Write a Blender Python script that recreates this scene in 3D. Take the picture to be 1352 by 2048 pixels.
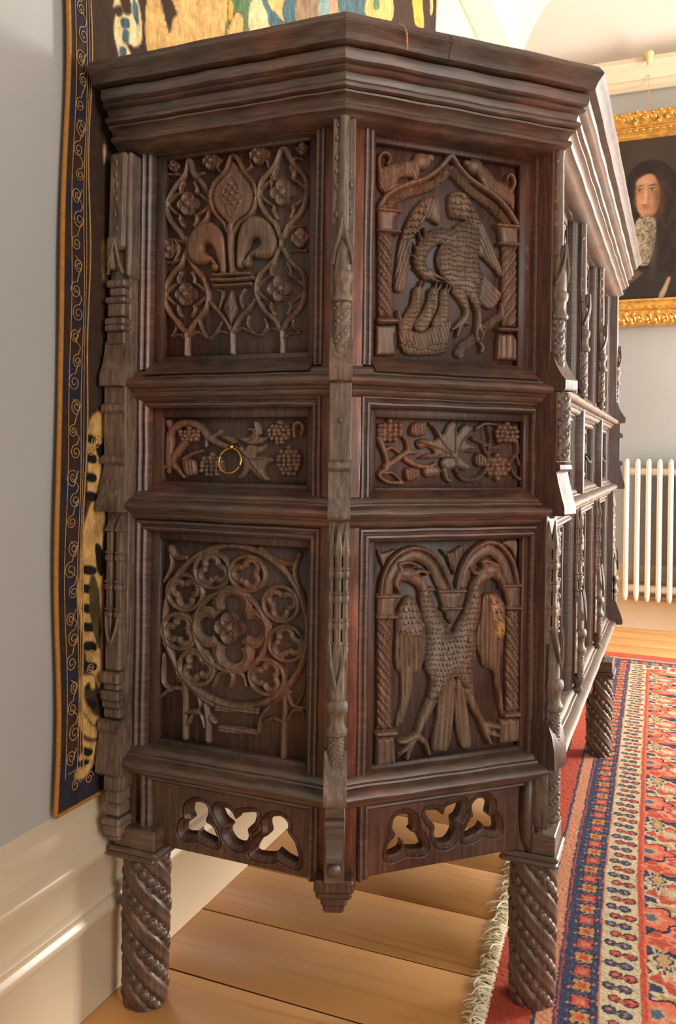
import bpy, math, random
import numpy as np

# ------------------------------------------------------------------ clear, camera, world, lights
for o in list(bpy.data.objects):
    bpy.data.objects.remove(o)
scene = bpy.context.scene
COL = scene.collection
random.seed(7)
RNG = np.random.default_rng(11)
PI = math.pi

def set_camera():
    yaw, roll, f = math.radians(22.2121), math.radians(-0.8144), 1674.55
    fw = np.array([-math.sin(yaw), math.cos(yaw), 0.0])
    rt = np.array([math.cos(yaw), math.sin(yaw), 0.0])
    up = np.cross(rt, fw)
    r2 = rt * math.cos(roll) - up * math.sin(roll)
    u2 = up * math.cos(roll) + rt * math.sin(roll)
    cam = bpy.data.cameras.new('camera')
    cam.sensor_fit = 'HORIZONTAL'; cam.sensor_width = 36.0
    cam.lens = f / 1352 * 36.0
    cam.shift_y = (907.87 - 1024) / 1352
    cam.clip_start = 0.02
    ob = bpy.data.objects.new('camera', cam); COL.objects.link(ob)
    from mathutils import Matrix
    ob.matrix_world = Matrix(((r2[0], u2[0], -fw[0], 0.9222), (r2[1], u2[1], -fw[1], -1.1307), (r2[2], u2[2], -fw[2], 0.9168), (0, 0, 0, 1)))
    scene.camera = ob
set_camera()

world = bpy.data.worlds.new('daylight'); scene.world = world
world.use_nodes = True
bg = world.node_tree.nodes['Background']
bg.inputs[0].default_value = (1.0, 0.93, 0.84, 1.0)
bg.inputs[1].default_value = 0.40

def area_light(name, loc, rot, sx, sy, power, color):
    l = bpy.data.lights.new(name, 'AREA'); l.shape = 'RECTANGLE'; l.size = sx; l.size_y = sy
    l.energy = power; l.color = color
    o = bpy.data.objects.new(name, l); COL.objects.link(o); o.location = loc; o.rotation_euler = rot
    return o
ROOM_X, ROOM_Y = 3.45, 3.68          # right wall, far wall
area_light('window_and_fill_light', (ROOM_X - 0.06, 2.85, 1.25), (0, math.radians(90), 0), 2.2, 1.05, 335, (1.0, 0.95, 0.88))
area_light('window_and_fill_light', (ROOM_X - 0.06, -1.75, 1.62), (0, math.radians(90), 0), 2.2, 1.15, 82, (1.0, 0.96, 0.90))  # added fill lamp for the near cupboard sides, behind the camera

scene.view_settings.view_transform = 'Standard'
scene.view_settings.look = 'None'
scene.view_settings.exposure = 0.0
scene.view_settings.gamma = 1.0
scene.view_settings.use_curve_mapping = False

# ------------------------------------------------------------------ objects and meshes
WPOS = {}
def _place(o, parent, wloc):
    WPOS[o.name] = np.array(wloc, float)
    COL.objects.link(o)
    if parent is not None:
        o.parent = parent
        o.location = WPOS[o.name] - WPOS[parent.name]
    else:
        o.location = WPOS[o.name]

def tag(o, label=None, cat=None, group=None, kind=None):
    if label: o['label'] = label
    if cat: o['category'] = cat
    if group: o['group'] = group
    if kind: o['kind'] = kind
    return o

def empty(name, loc, label=None, cat=None, group=None, parent=None):
    o = bpy.data.objects.new(name, None); o.empty_display_size = 0.05
    _place(o, parent, loc)
    return tag(o, label, cat, group)

class MB:
    """collects vertices and quads/tris, then becomes one mesh object"""
    def __init__(s):
        s.v = []; s.f = []; s.n = 0; s.c = []
    def add(s, v, f):
        v = np.asarray(v, float).reshape(-1, 3)
        f = [tuple(int(i) + s.n for i in q) for q in f] if not isinstance(f, np.ndarray) else f + s.n
        s.v.append(v); s.f.append(f); s.n += len(v)
        return s
    def build(s, name, mat, parent=None, frame=None, smooth=35, wob=0.0, color=None, origin=None):
        V = np.concatenate(s.v) if s.v else np.zeros((0, 3))
        if frame is not None: V = frame(V)
        if wob: V = wobble(V, wob)
        arrs = [f for f in s.f if isinstance(f, np.ndarray)]
        lst = [q for f in s.f if not isinstance(f, np.ndarray) for q in f]
        sizes = []; idx = []
        for a in arrs:
            sizes.append(np.full(len(a), a.shape[1])); idx.append(a.ravel())
        if lst:
            sizes.append(np.array([len(q) for q in lst])); idx.append(np.array([i for q in lst for i in q]))
        sizes = np.concatenate(sizes).astype(np.int32); idx = np.concatenate(idx).astype(np.int32)
        if origin is None:
            lo, hi = V.min(0), V.max(0); origin = np.array([(lo[0] + hi[0]) / 2, (lo[1] + hi[1]) / 2, lo[2]])
        V = V - origin
        me = bpy.data.meshes.new(name)
        me.vertices.add(len(V)); me.vertices.foreach_set('co', V.astype(np.float32).ravel())
        me.loops.add(len(idx)); me.loops.foreach_set('vertex_index', idx)
        me.polygons.add(len(sizes))
        st = np.concatenate([[0], np.cumsum(sizes)[:-1]]).astype(np.int32)
        me.polygons.foreach_set('loop_start', st); me.polygons.foreach_set('loop_total', sizes)
        me.update(calc_edges=True); me.validate()
        if smooth:
            me.polygons.foreach_set('use_smooth', np.ones(len(me.polygons), bool))
            if smooth < 180: me.set_sharp_from_angle(angle=math.radians(smooth))
        if color is not None:
            at = me.color_attributes.new('paint', 'FLOAT_COLOR', 'POINT')
            c = np.ones((len(V), 4), np.float32); c[:, :3] = color
            at.data.foreach_set('color', c.ravel())
        me.materials.append(mat)
        o = bpy.data.objects.new(name, me); _place(o, parent, origin)
        return o

def dup(o, parent, wloc, name=None):
    c = o.copy(); c.name = name or o.name.split('.')[0]
    _place(c, parent, wloc)
    return c

def wobble(V, a):
    x, y, z = V[:, 0], V[:, 1], V[:, 2]
    d = np.stack([np.sin(23 * z + 31 * y) + np.sin(71 * z + 53 * x) * .5, np.sin(27 * z + 29 * x) + np.sin(67 * y + 83 * z) * .5, np.sin(37 * x + 41 * y) + np.sin(97 * x - 61 * y) * .6], 1)
    return V + a * d * .6

class Face:
    """local frame of one side of the cupboard: u along it, n outwards, z up"""
    def __init__(s, o, u, n):
        s.o, s.u, s.n = np.array([*o, 0.0]), np.array([*u, 0.0]), np.array([*n, 0.0])
    def __call__(s, V):
        return s.o + V[:, :1] * s.u + V[:, 1:2] * s.n + V[:, 2:3] * np.array([0, 0, 1.0])

def cbox(u0, u1, n0, n1, z0, z1, c=0.0012):
    """box with chamfered edges"""
    lo = np.array([u0, n0, z0]); hi = np.array([u1, n1, z1])
    c = min(c, *(0.45 * (hi - lo)))
    V = []; ix = {}
    for sx in (0, 1):
        for sy in (0, 1):
            for sz in (0, 1):
                k = (sx, sy, sz); b = np.where(np.array(k) == 1, hi, lo); s_ = np.where(np.array(k) == 1, -1, 1)
                for a in range(3):
                    p = b + s_ * c; p[a] = b[a]; ix[(k, a)] = len(V); V.append(p)
    F = []
    def order(pts, axis, side):
        return pts if side else pts[::-1]
    for a in range(3):
        b, d = (a + 1) % 3, (a + 2) % 3
        for side in (0, 1):
            q = []
            for (i, j) in ((0, 0), (1, 0), (1, 1), (0, 1)):
                k = [0, 0, 0]; k[a] = side; k[b] = i; k[d] = j; q.append(ix[(tuple(k), a)])
            F.append(tuple(q if side else q[::-1]))
    for a in range(3):
        b, d = (a + 1) % 3, (a + 2) % 3
        for i in (0, 1):
            for j in (0, 1):
                k0 = [0, 0, 0]; k0[b] = i; k0[d] = j; k1 = list(k0); k1[a] = 1
                q = [ix[(tuple(k0), b)], ix[(tuple(k1), b)], ix[(tuple(k1), d)], ix[(tuple(k0), d)]]
                F.append(tuple(q if (i == j) == False else q[::-1]))
    for k in [(x, y, z) for x in (0, 1) for y in (0, 1) for z in (0, 1)]:
        q = [ix[(k, 0)], ix[(k, 1)], ix[(k, 2)]]
        F.append(tuple(q if sum(k) % 2 else q[::-1]))
    return np.array(V), F

def prism(profile, a0, a1, seg=1, cap=True):
    """extrude an (n, z) outline along u; outline closed"""
    P = np.asarray(profile, float); k = len(P)
    us = np.linspace(a0, a1, seg + 1)
    V = np.concatenate([np.column_stack([np.full(k, u), P]) for u in us])
    F = []
    for s in range(seg):
        for i in range(k):
            j = (i + 1) % k
            F.append((s * k + i, s * k + j, (s + 1) * k + j, (s + 1) * k + i))
    if cap:
        F.append(tuple(range(k))[::-1]); F.append(tuple(seg * k + i for i in range(k)))
    return V, F

def lathe(cu, cn, prof, seg=20, a0=0.0, a1=2 * PI, sq=False):
    prof = np.asarray(prof, float); full = abs(a1 - a0 - 2 * PI) < 1e-6
    th = np.linspace(a0, a1, seg + 1)[: seg if full else seg + 1]; m = len(th)
    rr = np.ones(m)
    V = np.concatenate([np.column_stack([cu + r * rr * np.cos(th), cn + r * rr * np.sin(th), np.full(m, z)]) for r, z in prof])
    i, j = np.meshgrid(np.arange(len(prof) - 1), np.arange(m if full else m - 1), indexing='ij')
    a = i * m + j; b = i * m + (j + 1) % m
    F = np.stack([a, b, b + m, a + m], -1).reshape(-1, 4)
    return V, F

def grid_faces(nr, nc):
    i, j = np.meshgrid(np.arange(nr - 1), np.arange(nc - 1), indexing='ij')
    a = (i * nc + j).ravel()
    return np.stack([a, a + 1, a + nc + 1, a + nc], 1)

def catmull(pts, closed=False, step=None, n=8):
    P = np.asarray(pts, float)
    if len(P) < 3 and not closed:
        t = np.linspace(0, 1, n + 1)[:, None]; return P[0] + (P[-1] - P[0]) * t
    Q = np.vstack([P[-1], P, P[0], P[1]]) if closed else np.vstack([2 * P[0] - P[1], P, 2 * P[-1] - P[-2]])
    out = []
    t = np.linspace(0, 1, n, endpoint=False)[:, None]
    for i in range(len(Q) - 3):
        a, b, c, d = Q[i:i + 4]
        out.append(.5 * ((2 * b) + (c - a) * t + (2 * a - 5 * b + 4 * c - d) * t ** 2 + (3 * b - a - 3 * c + d) * t ** 3))
    out = np.vstack(out)
    return out if closed else np.vstack([out, P[-1]])

def tube(pts, r, seg=8, closed=False):
    P = np.asarray(pts, float); m = len(P)
    r = np.broadcast_to(np.asarray(r, float), (m,))
    T = np.gradient(P, axis=0) if not closed else np.roll(P, -1, 0) - np.roll(P, 1, 0)
    T /= np.linalg.norm(T, axis=1)[:, None] + 1e-12
    ref = np.where(np.abs(T[:, 2:3]) < .9, [[0, 0, 1.]], [[1., 0, 0]])
    A = np.cross(T, ref); A /= np.linalg.norm(A, axis=1)[:, None]; B = np.cross(T, A)
    th = np.linspace(0, 2 * PI, seg, endpoint=False)
    V = (P[:, None, :] + r[:, None, None] * (A[:, None, :] * np.cos(th)[None, :, None] + B[:, None, :] * np.sin(th)[None, :, None])).reshape(-1, 3)
    i, j = np.meshgrid(np.arange(m if closed else m - 1), np.arange(seg), indexing='ij')
    a = i * seg + j; b = i * seg + (j + 1) % seg; a2 = ((i + 1) % m) * seg + j; b2 = ((i + 1) % m) * seg + (j + 1) % seg
    F = [tuple(q) for q in np.stack([a, b, b2, a2], -1).reshape(-1, 4)]
    if not closed:
        F += [tuple(range(seg))[::-1], tuple((m - 1) * seg + k for k in range(seg))]
    return V, F

def ball(c, r, seg=10, rings=6):
    r = np.broadcast_to(np.asarray(r, float), (3,))
    ph = np.linspace(0, PI, rings + 1)[:, None]; th = np.linspace(0, 2 * PI, seg, endpoint=False)[None, :]
    V = np.stack([np.sin(ph) * np.cos(th) * r[0], np.sin(ph) * np.sin(th) * r[1], np.cos(ph) * r[2] + 0 * th], -1).reshape(-1, 3) + np.asarray(c, float)
    i, j = np.meshgrid(np.arange(rings), np.arange(seg), indexing='ij')
    a = i * seg + j; b = i * seg + (j + 1) % seg
    return V, np.stack([a, a + seg, b + seg, b], -1).reshape(-1, 4)

def vnoise(x, y, s=0):
    """cheap smooth value noise"""
    xi, yi = np.floor(x).astype(np.int64), np.floor(y).astype(np.int64); xf, yf = x - xi, y - yi
    def h(a, b):
        k = (a * 374761393 + b * 668265263 + s * 974711) & 0x7fffffff
        k = (k ^ (k >> 13)) * 1274126177 & 0x7fffffff
        return (k & 0xffff) / 65535.0
    u, v = xf * xf * (3 - 2 * xf), yf * yf * (3 - 2 * yf)
    return (h(xi, yi) * (1 - u) + h(xi + 1, yi) * u) * (1 - v) + (h(xi, yi + 1) * (1 - u) + h(xi + 1, yi + 1) * u) * v

def lin(rgb):
    c = np.asarray(rgb, float) / 255.0
    return np.where(c <= .04045, c / 12.92, ((c + .055) / 1.055) ** 2.4)

# ------------------------------------------------------------------ materials
def new_mat(name):
    m = bpy.data.materials.new(name); m.use_nodes = True
    nt = m.node_tree; b = nt.nodes['Principled BSDF']
    return m, nt, b
def N(nt, t, **kw):
    n = nt.nodes.new(t)
    for k, v in kw.items(): setattr(n, k, v)
    return n
def ramp(nt, stops):
    r = N(nt, 'ShaderNodeValToRGB'); e = r.color_ramp.elements
    while len(e) < len(stops): e.new(0.5)
    for i, (p, c) in enumerate(stops):
        e[i].position = p; e[i].color = (*c, 1)
    return r
def noise(nt, vec, scale, detail=4, rough=.55):
    n = N(nt, 'ShaderNodeTexNoise'); n.inputs['Scale'].default_value = scale; n.inputs['Detail'].default_value = detail; n.inputs['Roughness'].default_value = rough
    nt.links.new(vec, n.inputs['Vector']); return n
def mapping(nt, src, scale, loc=(0, 0, 0), rot=(0, 0, 0)):
    m = N(nt, 'ShaderNodeMapping'); m.inputs['Scale'].default_value = scale; m.inputs['Location'].default_value = loc; m.inputs['Rotation'].default_value = rot
    nt.links.new(src, m.inputs['Vector']); return m
def world_pos(nt):
    return N(nt, 'ShaderNodeNewGeometry').outputs['Position']
def mix(nt, a, b, fac, mode='MIX'):
    m = N(nt, 'ShaderNodeMix', data_type='RGBA', blend_type=mode)
    for s_, v in ((m.inputs[0], fac), (m.inputs[6], a), (m.inputs[7], b)):
        if hasattr(v, 'is_linked'): nt.links.new(v, s_)
        else: s_.default_value = v if isinstance(v, float) else (*v, 1)
    return m.outputs[2]
def bump(nt, b, h, strength, dist):
    n = N(nt, 'ShaderNodeBump'); n.inputs['Strength'].default_value = strength; n.inputs['Distance'].default_value = dist
    nt.links.new(h, n.inputs['Height']); nt.links.new(n.outputs[0], b.inputs['Normal'])

def oak(name, dark, mid, light, vertical=True, rough=.42, worn=None, wornamt=.0, spec=.5, coat=.15, tint=1.0):
    m, nt, b = new_mat(name)
    p = world_pos(nt)
    sc = (1, 1, .09) if vertical else (.12, .12, 1)
    g = noise(nt, mapping(nt, p, sc).outputs[0], 190, 5, .65)
    big = noise(nt, p, 9, 3, .6)
    r = ramp(nt, [(.32, dark), (.52, mid), (.70, light)])
    nt.links.new(g.outputs[0], r.inputs[0])
    r2 = ramp(nt, [(.3, (.62, .58, .56)), (.7, (1.25, 1.12, 1.05))])
    nt.links.new(big.outputs[0], r2.inputs[0])
    c = mix(nt, r.outputs[0], r2.outputs[0], 1.0, 'MULTIPLY')
    tn = noise(nt, mapping(nt, p, (1, 1, .35), (3, 1, 7)).outputs[0], 6, 3, .5); tr = ramp(nt, [(.42, (.94, 1.03, 1.06)), (.66, (1.38, .92, .74))]); nt.links.new(tn.outputs[0], tr.inputs[0])
    c = mix(nt, c, tr.outputs[0], tint, 'MULTIPLY')
    if worn:
        wn = noise(nt, p, 34, 6, .7); wr = ramp(nt, [(.5 - .0, (0, 0, 0)), (.5 + .22, (1, 1, 1))])
        nt.links.new(wn.outputs[0], wr.inputs[0])
        mul = N(nt, 'ShaderNodeMath', operation='MULTIPLY'); mul.inputs[1].default_value = wornamt
        nt.links.new(wr.outputs[0], mul.inputs[0])
        c = mix(nt, c, worn, mul.outputs[0])
    nt.links.new(c, b.inputs['Base Color'])
    rr = ramp(nt, [(.3, (rough - .12,) * 3), (.75, (rough + .18,) * 3)]); nt.links.new(big.outputs[0], rr.inputs[0])
    nt.links.new(rr.outputs[0], b.inputs['Roughness'])
    b.inputs['Specular IOR Level'].default_value = spec
    b.inputs['Coat Weight'].default_value = coat; b.inputs['Coat Roughness'].default_value = .5; b.inputs['Coat IOR'].default_value = 1.6
    chk = noise(nt, mapping(nt, p, sc).outputs[0], 70, 3, .5); hs = N(nt, 'ShaderNodeMath', operation='ADD'); nt.links.new(g.outputs[0], hs.inputs[0]); nt.links.new(chk.outputs[0], hs.inputs[1])
    bump(nt, b, hs.outputs[0], .7, .0011)
    return m
OAK_V = oak('oak_upright', (0.0374, 0.0174, 0.0102), (0.0728, 0.0347, 0.0209), (0.1331, 0.0644, 0.0380))
OAK_H = oak('oak_level', (0.0395, 0.0223, 0.0139), (0.0790, 0.0466, 0.0302), (0.1456, 0.0892, 0.0584), vertical=False, coat=.85)
OAK_RED = oak('oak_red', (0.0572, 0.0198, 0.0102), (0.1248, 0.0425, 0.0222), (0.2080, 0.0743, 0.0389), tint=.45)
OAK_POST = oak('oak_post', (.070, .052, .039), (.142, .108, .082), (.235, .185, .142), worn=(.32, .24, .155), wornamt=.35, rough=.55, tint=.25)
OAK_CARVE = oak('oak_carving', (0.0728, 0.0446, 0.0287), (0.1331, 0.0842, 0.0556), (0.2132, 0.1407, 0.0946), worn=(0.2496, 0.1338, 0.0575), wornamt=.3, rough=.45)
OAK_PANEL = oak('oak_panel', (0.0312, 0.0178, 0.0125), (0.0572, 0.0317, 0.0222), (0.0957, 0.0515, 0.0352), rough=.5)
OAK_LEG = oak('oak_leg', (0.0374, 0.0218, 0.0148), (0.0884, 0.0515, 0.0343), (0.1560, 0.0911, 0.0593), worn=(0.2704, 0.0991, 0.0324), wornamt=.4, rough=.4, coat=.4)
OAK_TOP = oak('oak_top', (0.0416, 0.0277, 0.0195), (0.0811, 0.0545, 0.0399), (0.1248, 0.0892, 0.0649), vertical=False, rough=.45)
OAK_GILT = oak('oak_old_gilding', (.06, .032, .016), (.17, .075, .022), (.42, .18, .04), worn=(.62, .27, .055), wornamt=.95, tint=0.0)
OAK_PALE = oak('oak_fresh_break', (.30, .20, .11), (.45, .31, .18), (.6, .43, .26), rough=.6)
OAK_INNER = oak('oak_inside', (0.0208, 0.0119, 0.0074), (0.0364, 0.0198, 0.0130), (0.0520, 0.0297, 0.0185), rough=.7)

def plain(name, col, rough=.5, metal=0.0, nscale=0, namt=0.0, bmp=0.0):
    m, nt, b = new_mat(name)
    b.inputs['Roughness'].default_value = rough; b.inputs['Metallic'].default_value = metal
    if nscale:
        n = noise(nt, world_pos(nt), nscale, 4)
        lo = tuple(x * (1 - namt) for x in col); hi = tuple(min(1, x * (1 + namt)) for x in col)
        r = ramp(nt, [(.3, lo), (.7, hi)]); nt.links.new(n.outputs[0], r.inputs[0]); nt.links.new(r.outputs[0], b.inputs['Base Color'])
        if bmp: bump(nt, b, n.outputs[0], .4, bmp)
    else: b.inputs['Base Color'].default_value = (*col, 1)
    return m
WALL = plain('wall_paint_pale_blue', (.42, .432, .425), .75, 0, 1.3, .04, .0004)
CREAM = plain('cream_gloss_paint', (.58, .475, .335), .28, 0, 3, .03)
CREAM_MATT = plain('cream_ceiling_paint', (.56, .495, .425), .8, 0, 2, .02)
RAD = plain('radiator_enamel', (.76, .69, .56), .35, 0, 5, .03)
BRASS = plain('aged_brass', (.55, .32, .10), .32, 1.0, 60, .3)
IRON = plain('black_iron', (.05, .045, .04), .4, .8, 50, .3)
GILT = plain('frame_gilding', (.62, .33, .075), .33, .75, 40, .35, .0008)
GLASS = plain('window_glass', (.85, .9, .95), .05)
CORD = plain('gold_thread', (.42, .24, .085), .6, 0, 220, .35)
ORANGE = plain('orange_braid', (.36, .155, .022), .7, 0, 160, .2)
FRINGE = plain('wool_fringe', (.86, .74, .54), .85, 0, 90, .25)
GAP_SHADE = plain('subfloor_gap_shade', (.012, .008, .005), .95)  # near-black dirt fill; shade of the board gaps put into the colour

def paint_mat(name, rough, weave=None, wscale=900):
    m, nt, b = new_mat(name)
    a = N(nt, 'ShaderNodeAttribute', attribute_name='paint')
    c = a.outputs['Color']
    p = world_pos(nt)
    n = noise(nt, p if weave is None else mapping(nt, p, weave).outputs[0], wscale, 3, .6)
    r = ramp(nt, [(.3, (.78, .78, .78)), (.7, (1.2, 1.2, 1.2))]); nt.links.new(n.outputs[0], r.inputs[0])
    if weave is not None:
        c = mix(nt, c, r.outputs[0], 1.0, 'MULTIPLY'); bump(nt, b, n.outputs[0], .5, .0012)
    nt.links.new(c, b.inputs['Base Color']); b.inputs['Roughness'].default_value = rough
    b.inputs['Specular IOR Level'].default_value = .2
    return m
TAPESTRY = paint_mat('tapestry_wool', .9, (1, 1, .25), 420)
RUG = paint_mat('rug_wool_pile', .95, (1, 1, 1), 330)
CANVAS = paint_mat('oil_paint', .55)

def pine():
    m, nt, b = new_mat('pine_board')
    p = world_pos(nt); oi = N(nt, 'ShaderNodeObjectInfo')
    comb = N(nt, 'ShaderNodeCombineXYZ')
    mu = N(nt, 'ShaderNodeMath', operation='MULTIPLY'); mu.inputs[1].default_value = 37.0
    nt.links.new(oi.outputs['Random'], mu.inputs[0]); nt.links.new(mu.outputs[0], comb.inputs[0]); nt.links.new(mu.outputs[0], comb.inputs[2])
    add = N(nt, 'ShaderNodeVectorMath', operation='ADD'); nt.links.new(p, add.inputs[0]); nt.links.new(comb.outputs[0], add.inputs[1])
    v = add.outputs[0]
    warp = noise(nt, mapping(nt, v, (.9, 5, 1)).outputs[0], 1.0, 1.5, .4)
    # annual rings: distorted lines along the board
    sep = N(nt, 'ShaderNodeSeparateXYZ'); nt.links.new(v, sep.inputs[0])
    m1 = N(nt, 'ShaderNodeMath', operation='MULTIPLY_ADD'); nt.links.new(warp.outputs[0], m1.inputs[0]); m1.inputs[1].default_value = 38.0
    m2 = N(nt, 'ShaderNodeMath', operation='MULTIPLY'); nt.links.new(sep.outputs[1], m2.inputs[0]); m2.inputs[1].default_value = 130.0
    nt.links.new(m2.outputs[0], m1.inputs[2])
    sn = N(nt, 'ShaderNodeMath', operation='SINE'); nt.links.new(m1.outputs[0], sn.inputs[0])
    r = ramp(nt, [(.0, (.75, .395, .145)), (.80, (.74, .38, .137)), (.97, (.64, .29, .092))])
    half = N(nt, 'ShaderNodeMath', operation='MULTIPLY_ADD'); nt.links.new(sn.outputs[0], half.inputs[0]); half.inputs[1].default_value = .5; half.inputs[2].default_value = .5
    nt.links.new(half.outputs[0], r.inputs[0])
    fadein = noise(nt, mapping(nt, v, (2.0, 9, 1)).outputs[0], 1.0, 2); fr_ = ramp(nt, [(.45, (0, 0, 0)), (.62, (1, 1, 1))]); nt.links.new(fadein.outputs[0], fr_.inputs[0])
    rcol = mix(nt, (.745, .39, .142), r.outputs[0], fr_.outputs[0])
    big = noise(nt, v, 2.2, 3); r2 = ramp(nt, [(.3, (.88, .84, .80)), (.7, (1.12, 1.1, 1.08))]); nt.links.new(big.outputs[0], r2.inputs[0])
    c = mix(nt, rcol, r2.outputs[0], 1.0, 'MULTIPLY')
    # knots
    vo = N(nt, 'ShaderNodeTexVoronoi'); vo.inputs['Scale'].default_value = 1.0
    nt.links.new(mapping(nt, v, (3.0, 5.2, 0.0)).outputs[0], vo.inputs['Vector'])
    k = ramp(nt, [(.022, (.95, .95, .95)), (.042, (.5, .5, .5)), (.062, (0, 0, 0))]); nt.links.new(vo.outputs['Distance'], k.inputs[0])
    c = mix(nt, c, (.14, .045, .014), k.outputs[0])
    sp = noise(nt, mapping(nt, v, (18, 60, 1)).outputs[0], 1.0, 2, .5); sr = ramp(nt, [(.74, (0, 0, 0)), (.80, (.55, .55, .55))]); nt.links.new(sp.outputs[0], sr.inputs[0])
    c = mix(nt, c, (.20, .07, .02), sr.outputs[0])
    nt.links.new(c, b.inputs['Base Color'])
    b.inputs['Roughness'].default_value = .38
    fine = noise(nt, mapping(nt, v, (8, 160, 1)).outputs[0], 1.0, 3); bump(nt, b, fine.outputs[0], .25, .0006)
    return m
PINE = pine()

# ------------------------------------------------------------------ the room
WX = 0.02                                     # left wall surface
def structure(o):
    o['kind'] = 'structure'; return o
def quadmesh(name, pts, mat, parent=None):
    mb = MB(); mb.add(pts, [(0, 1, 2, 3)]); return mb.build(name, mat, parent, smooth=0)

def box_obj(name, x0, x1, y0, y1, z0, z1, mat, parent=None, c=.001):
    return MB().add(*cbox(x0, x1, y0, y1, z0, z1, c)).build(name, mat, parent, smooth=0)

structure(box_obj('wall_left', WX - .12, WX, -3.2, ROOM_Y + .12, 0, 3.0, WALL))
structure(box_obj('wall_far', WX, ROOM_X, ROOM_Y, ROOM_Y + .12, 0, 3.0, WALL))
WY0, WY1, WZ0, WZ1 = 2.28, 3.42, .10, 2.42
wr = MB()
for q in ((-3.2, -2.35, 0, 3.4), (-1.15, WY0, 0, 3.4), (-2.35, -1.15, 0, .5), (-2.35, -1.15, 2.75, 3.4), (WY1, ROOM_Y + .12, 0, 3.4), (WY0, WY1, 0, WZ0), (WY0, WY1, WZ1, 3.4)):
    wr.add(*cbox(ROOM_X, ROOM_X + .2, q[0], q[1], q[2], q[3], .001))
structure(wr.build('wall_right', WALL, smooth=0))
wm = MB()
for q in ((WY0, WY0 + .06, WZ0, WZ1), (WY1 - .06, WY1, WZ0, WZ1), (WY0, WY1, WZ0, WZ0 + .06), (WY0, WY1, WZ1 - .06, WZ1), (WY0, WY1, 1.23, 1.29), (2.835, 2.865, WZ0, WZ1)):
    wm.add(*cbox(ROOM_X + .02, ROOM_X + .07, q[0], q[1], q[2], q[3], .004))
win = structure(wm.build('window_1', CREAM, smooth=0))
for y0, y1 in ((WY0 + .06, 2.835), (2.865, WY1 - .06)):
    for z0, z1 in ((WZ0 + .06, 1.23), (1.29, WZ1 - .06)):
        MB().add(*cbox(ROOM_X + .04, ROOM_X + .045, y0, y1, z0, z1, .0005)).build('pane', GLASS, win, smooth=0)

wm = MB()  # unseen window, added to go with the fill lamp for the cupboard sides
for q in ((-2.35, -2.29, .5, 2.75), (-1.21, -1.15, .5, 2.75), (-2.35, -1.15, .5, .56), (-2.35, -1.15, 2.69, 2.75), (-2.35, -1.15, 1.6, 1.66), (-1.765, -1.735, .5, 2.75)):
    wm.add(*cbox(ROOM_X + .02, ROOM_X + .07, q[0], q[1], q[2], q[3], .004))
win = structure(wm.build('added_window', CREAM, smooth=0))
for y0, y1 in ((-2.29, -1.765), (-1.735, -1.21)):
    for z0, z1 in ((.56, 1.6), (1.66, 2.69)):
        MB().add(*cbox(ROOM_X + .04, ROOM_X + .045, y0, y1, z0, z1, .0005)).build('pane', GLASS, win, smooth=0)

# coved ceiling: a quarter-round cove over the left and far walls, then flat
def ceiling():
    t = np.linspace(0, PI / 2, 13); R_ = .42
    off = R_ * (1 - np.cos(t)); zz = 3.0 + R_ * np.sin(t)
    nx = len(t)
    # profile stations from wall inward
    offs = np.append(off, 3.3); zs = np.append(zz, 3.0 + R_)
    V = []; F = []
    for o_, z_ in zip(offs, zs):                      # left side line running along y, mitred at the far corner
        V.append((WX + o_, -3.2, z_)); V.append((WX + o_, ROOM_Y - o_, z_))
    k = len(offs)
    for i in range(k - 1): F.append((2 * i, 2 * i + 1, 2 * i + 3, 2 * i + 2))
    n0 = len(V)
    for o_, z_ in zip(offs, zs):
        V.append((WX + o_, ROOM_Y - o_, z_)); V.append((ROOM_X + .2, ROOM_Y - o_, z_))
    for i in range(k - 1): F.append((n0 + 2 * i, n0 + 2 * i + 1, n0 + 2 * i + 3, n0 + 2 * i + 2))
    return structure(MB().add(V, F).build('ceiling', CREAM_MATT, smooth=60))
ceiling()

# cornice rails
def run_profile(name, prof, a, b, axis, mat):
    """prof: (out from wall, z)"""
    P = np.array(prof); mb = MB()
    V, F = prism(P, a, b)
    if axis == 'left': V = np.column_stack([WX + V[:, 1], V[:, 0], V[:, 2]])
    else: V = np.column_stack([V[:, 0], ROOM_Y - V[:, 1], V[:, 2]]); F = [q[::-1] for q in F]
    return structure(mb.add(V, F).build(name, mat, smooth=50))
corn = [(-.01, 2.86), (.012, 2.86), (.016, 2.868), (.016, 2.88), (.028, 2.886), (.034, 2.90), (.030, 2.912), (.036, 2.918), (.048, 2.935), (.06, 2.96), (.064, 2.985), (.07, 2.99), (.07, 3.01), (-.01, 3.01)]
run_profile('trim_1', corn, -3.2, ROOM_Y, 'left', CREAM)
run_profile('trim_2', [(p, z + .045 if z < 3.0 else z + .05) for p, z in corn], WX, ROOM_X, 'far', CREAM)
skirt = [(-.01, 0), (.026, 0), (.026, .138), (.029, .142), (.033, .150), (.033, .158), (.028, .164), (.027, .170), (.030, .176), (.027, .182), (.022, .186), (.022, .236), (.026, .240), (.030, .248), (.031, .256), (.028, .264), (.021, .270), (.017, .282), (.016, .296), (.012, .304), (.012, .314), (.008, .322), (.004, .334), (.0, .341), (-.01, .341)]
run_profile('baseboard_left', skirt, -3.2, ROOM_Y, 'left', CREAM)
run_profile('baseboard_far', skirt, WX, ROOM_X, 'far', CREAM)

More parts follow.
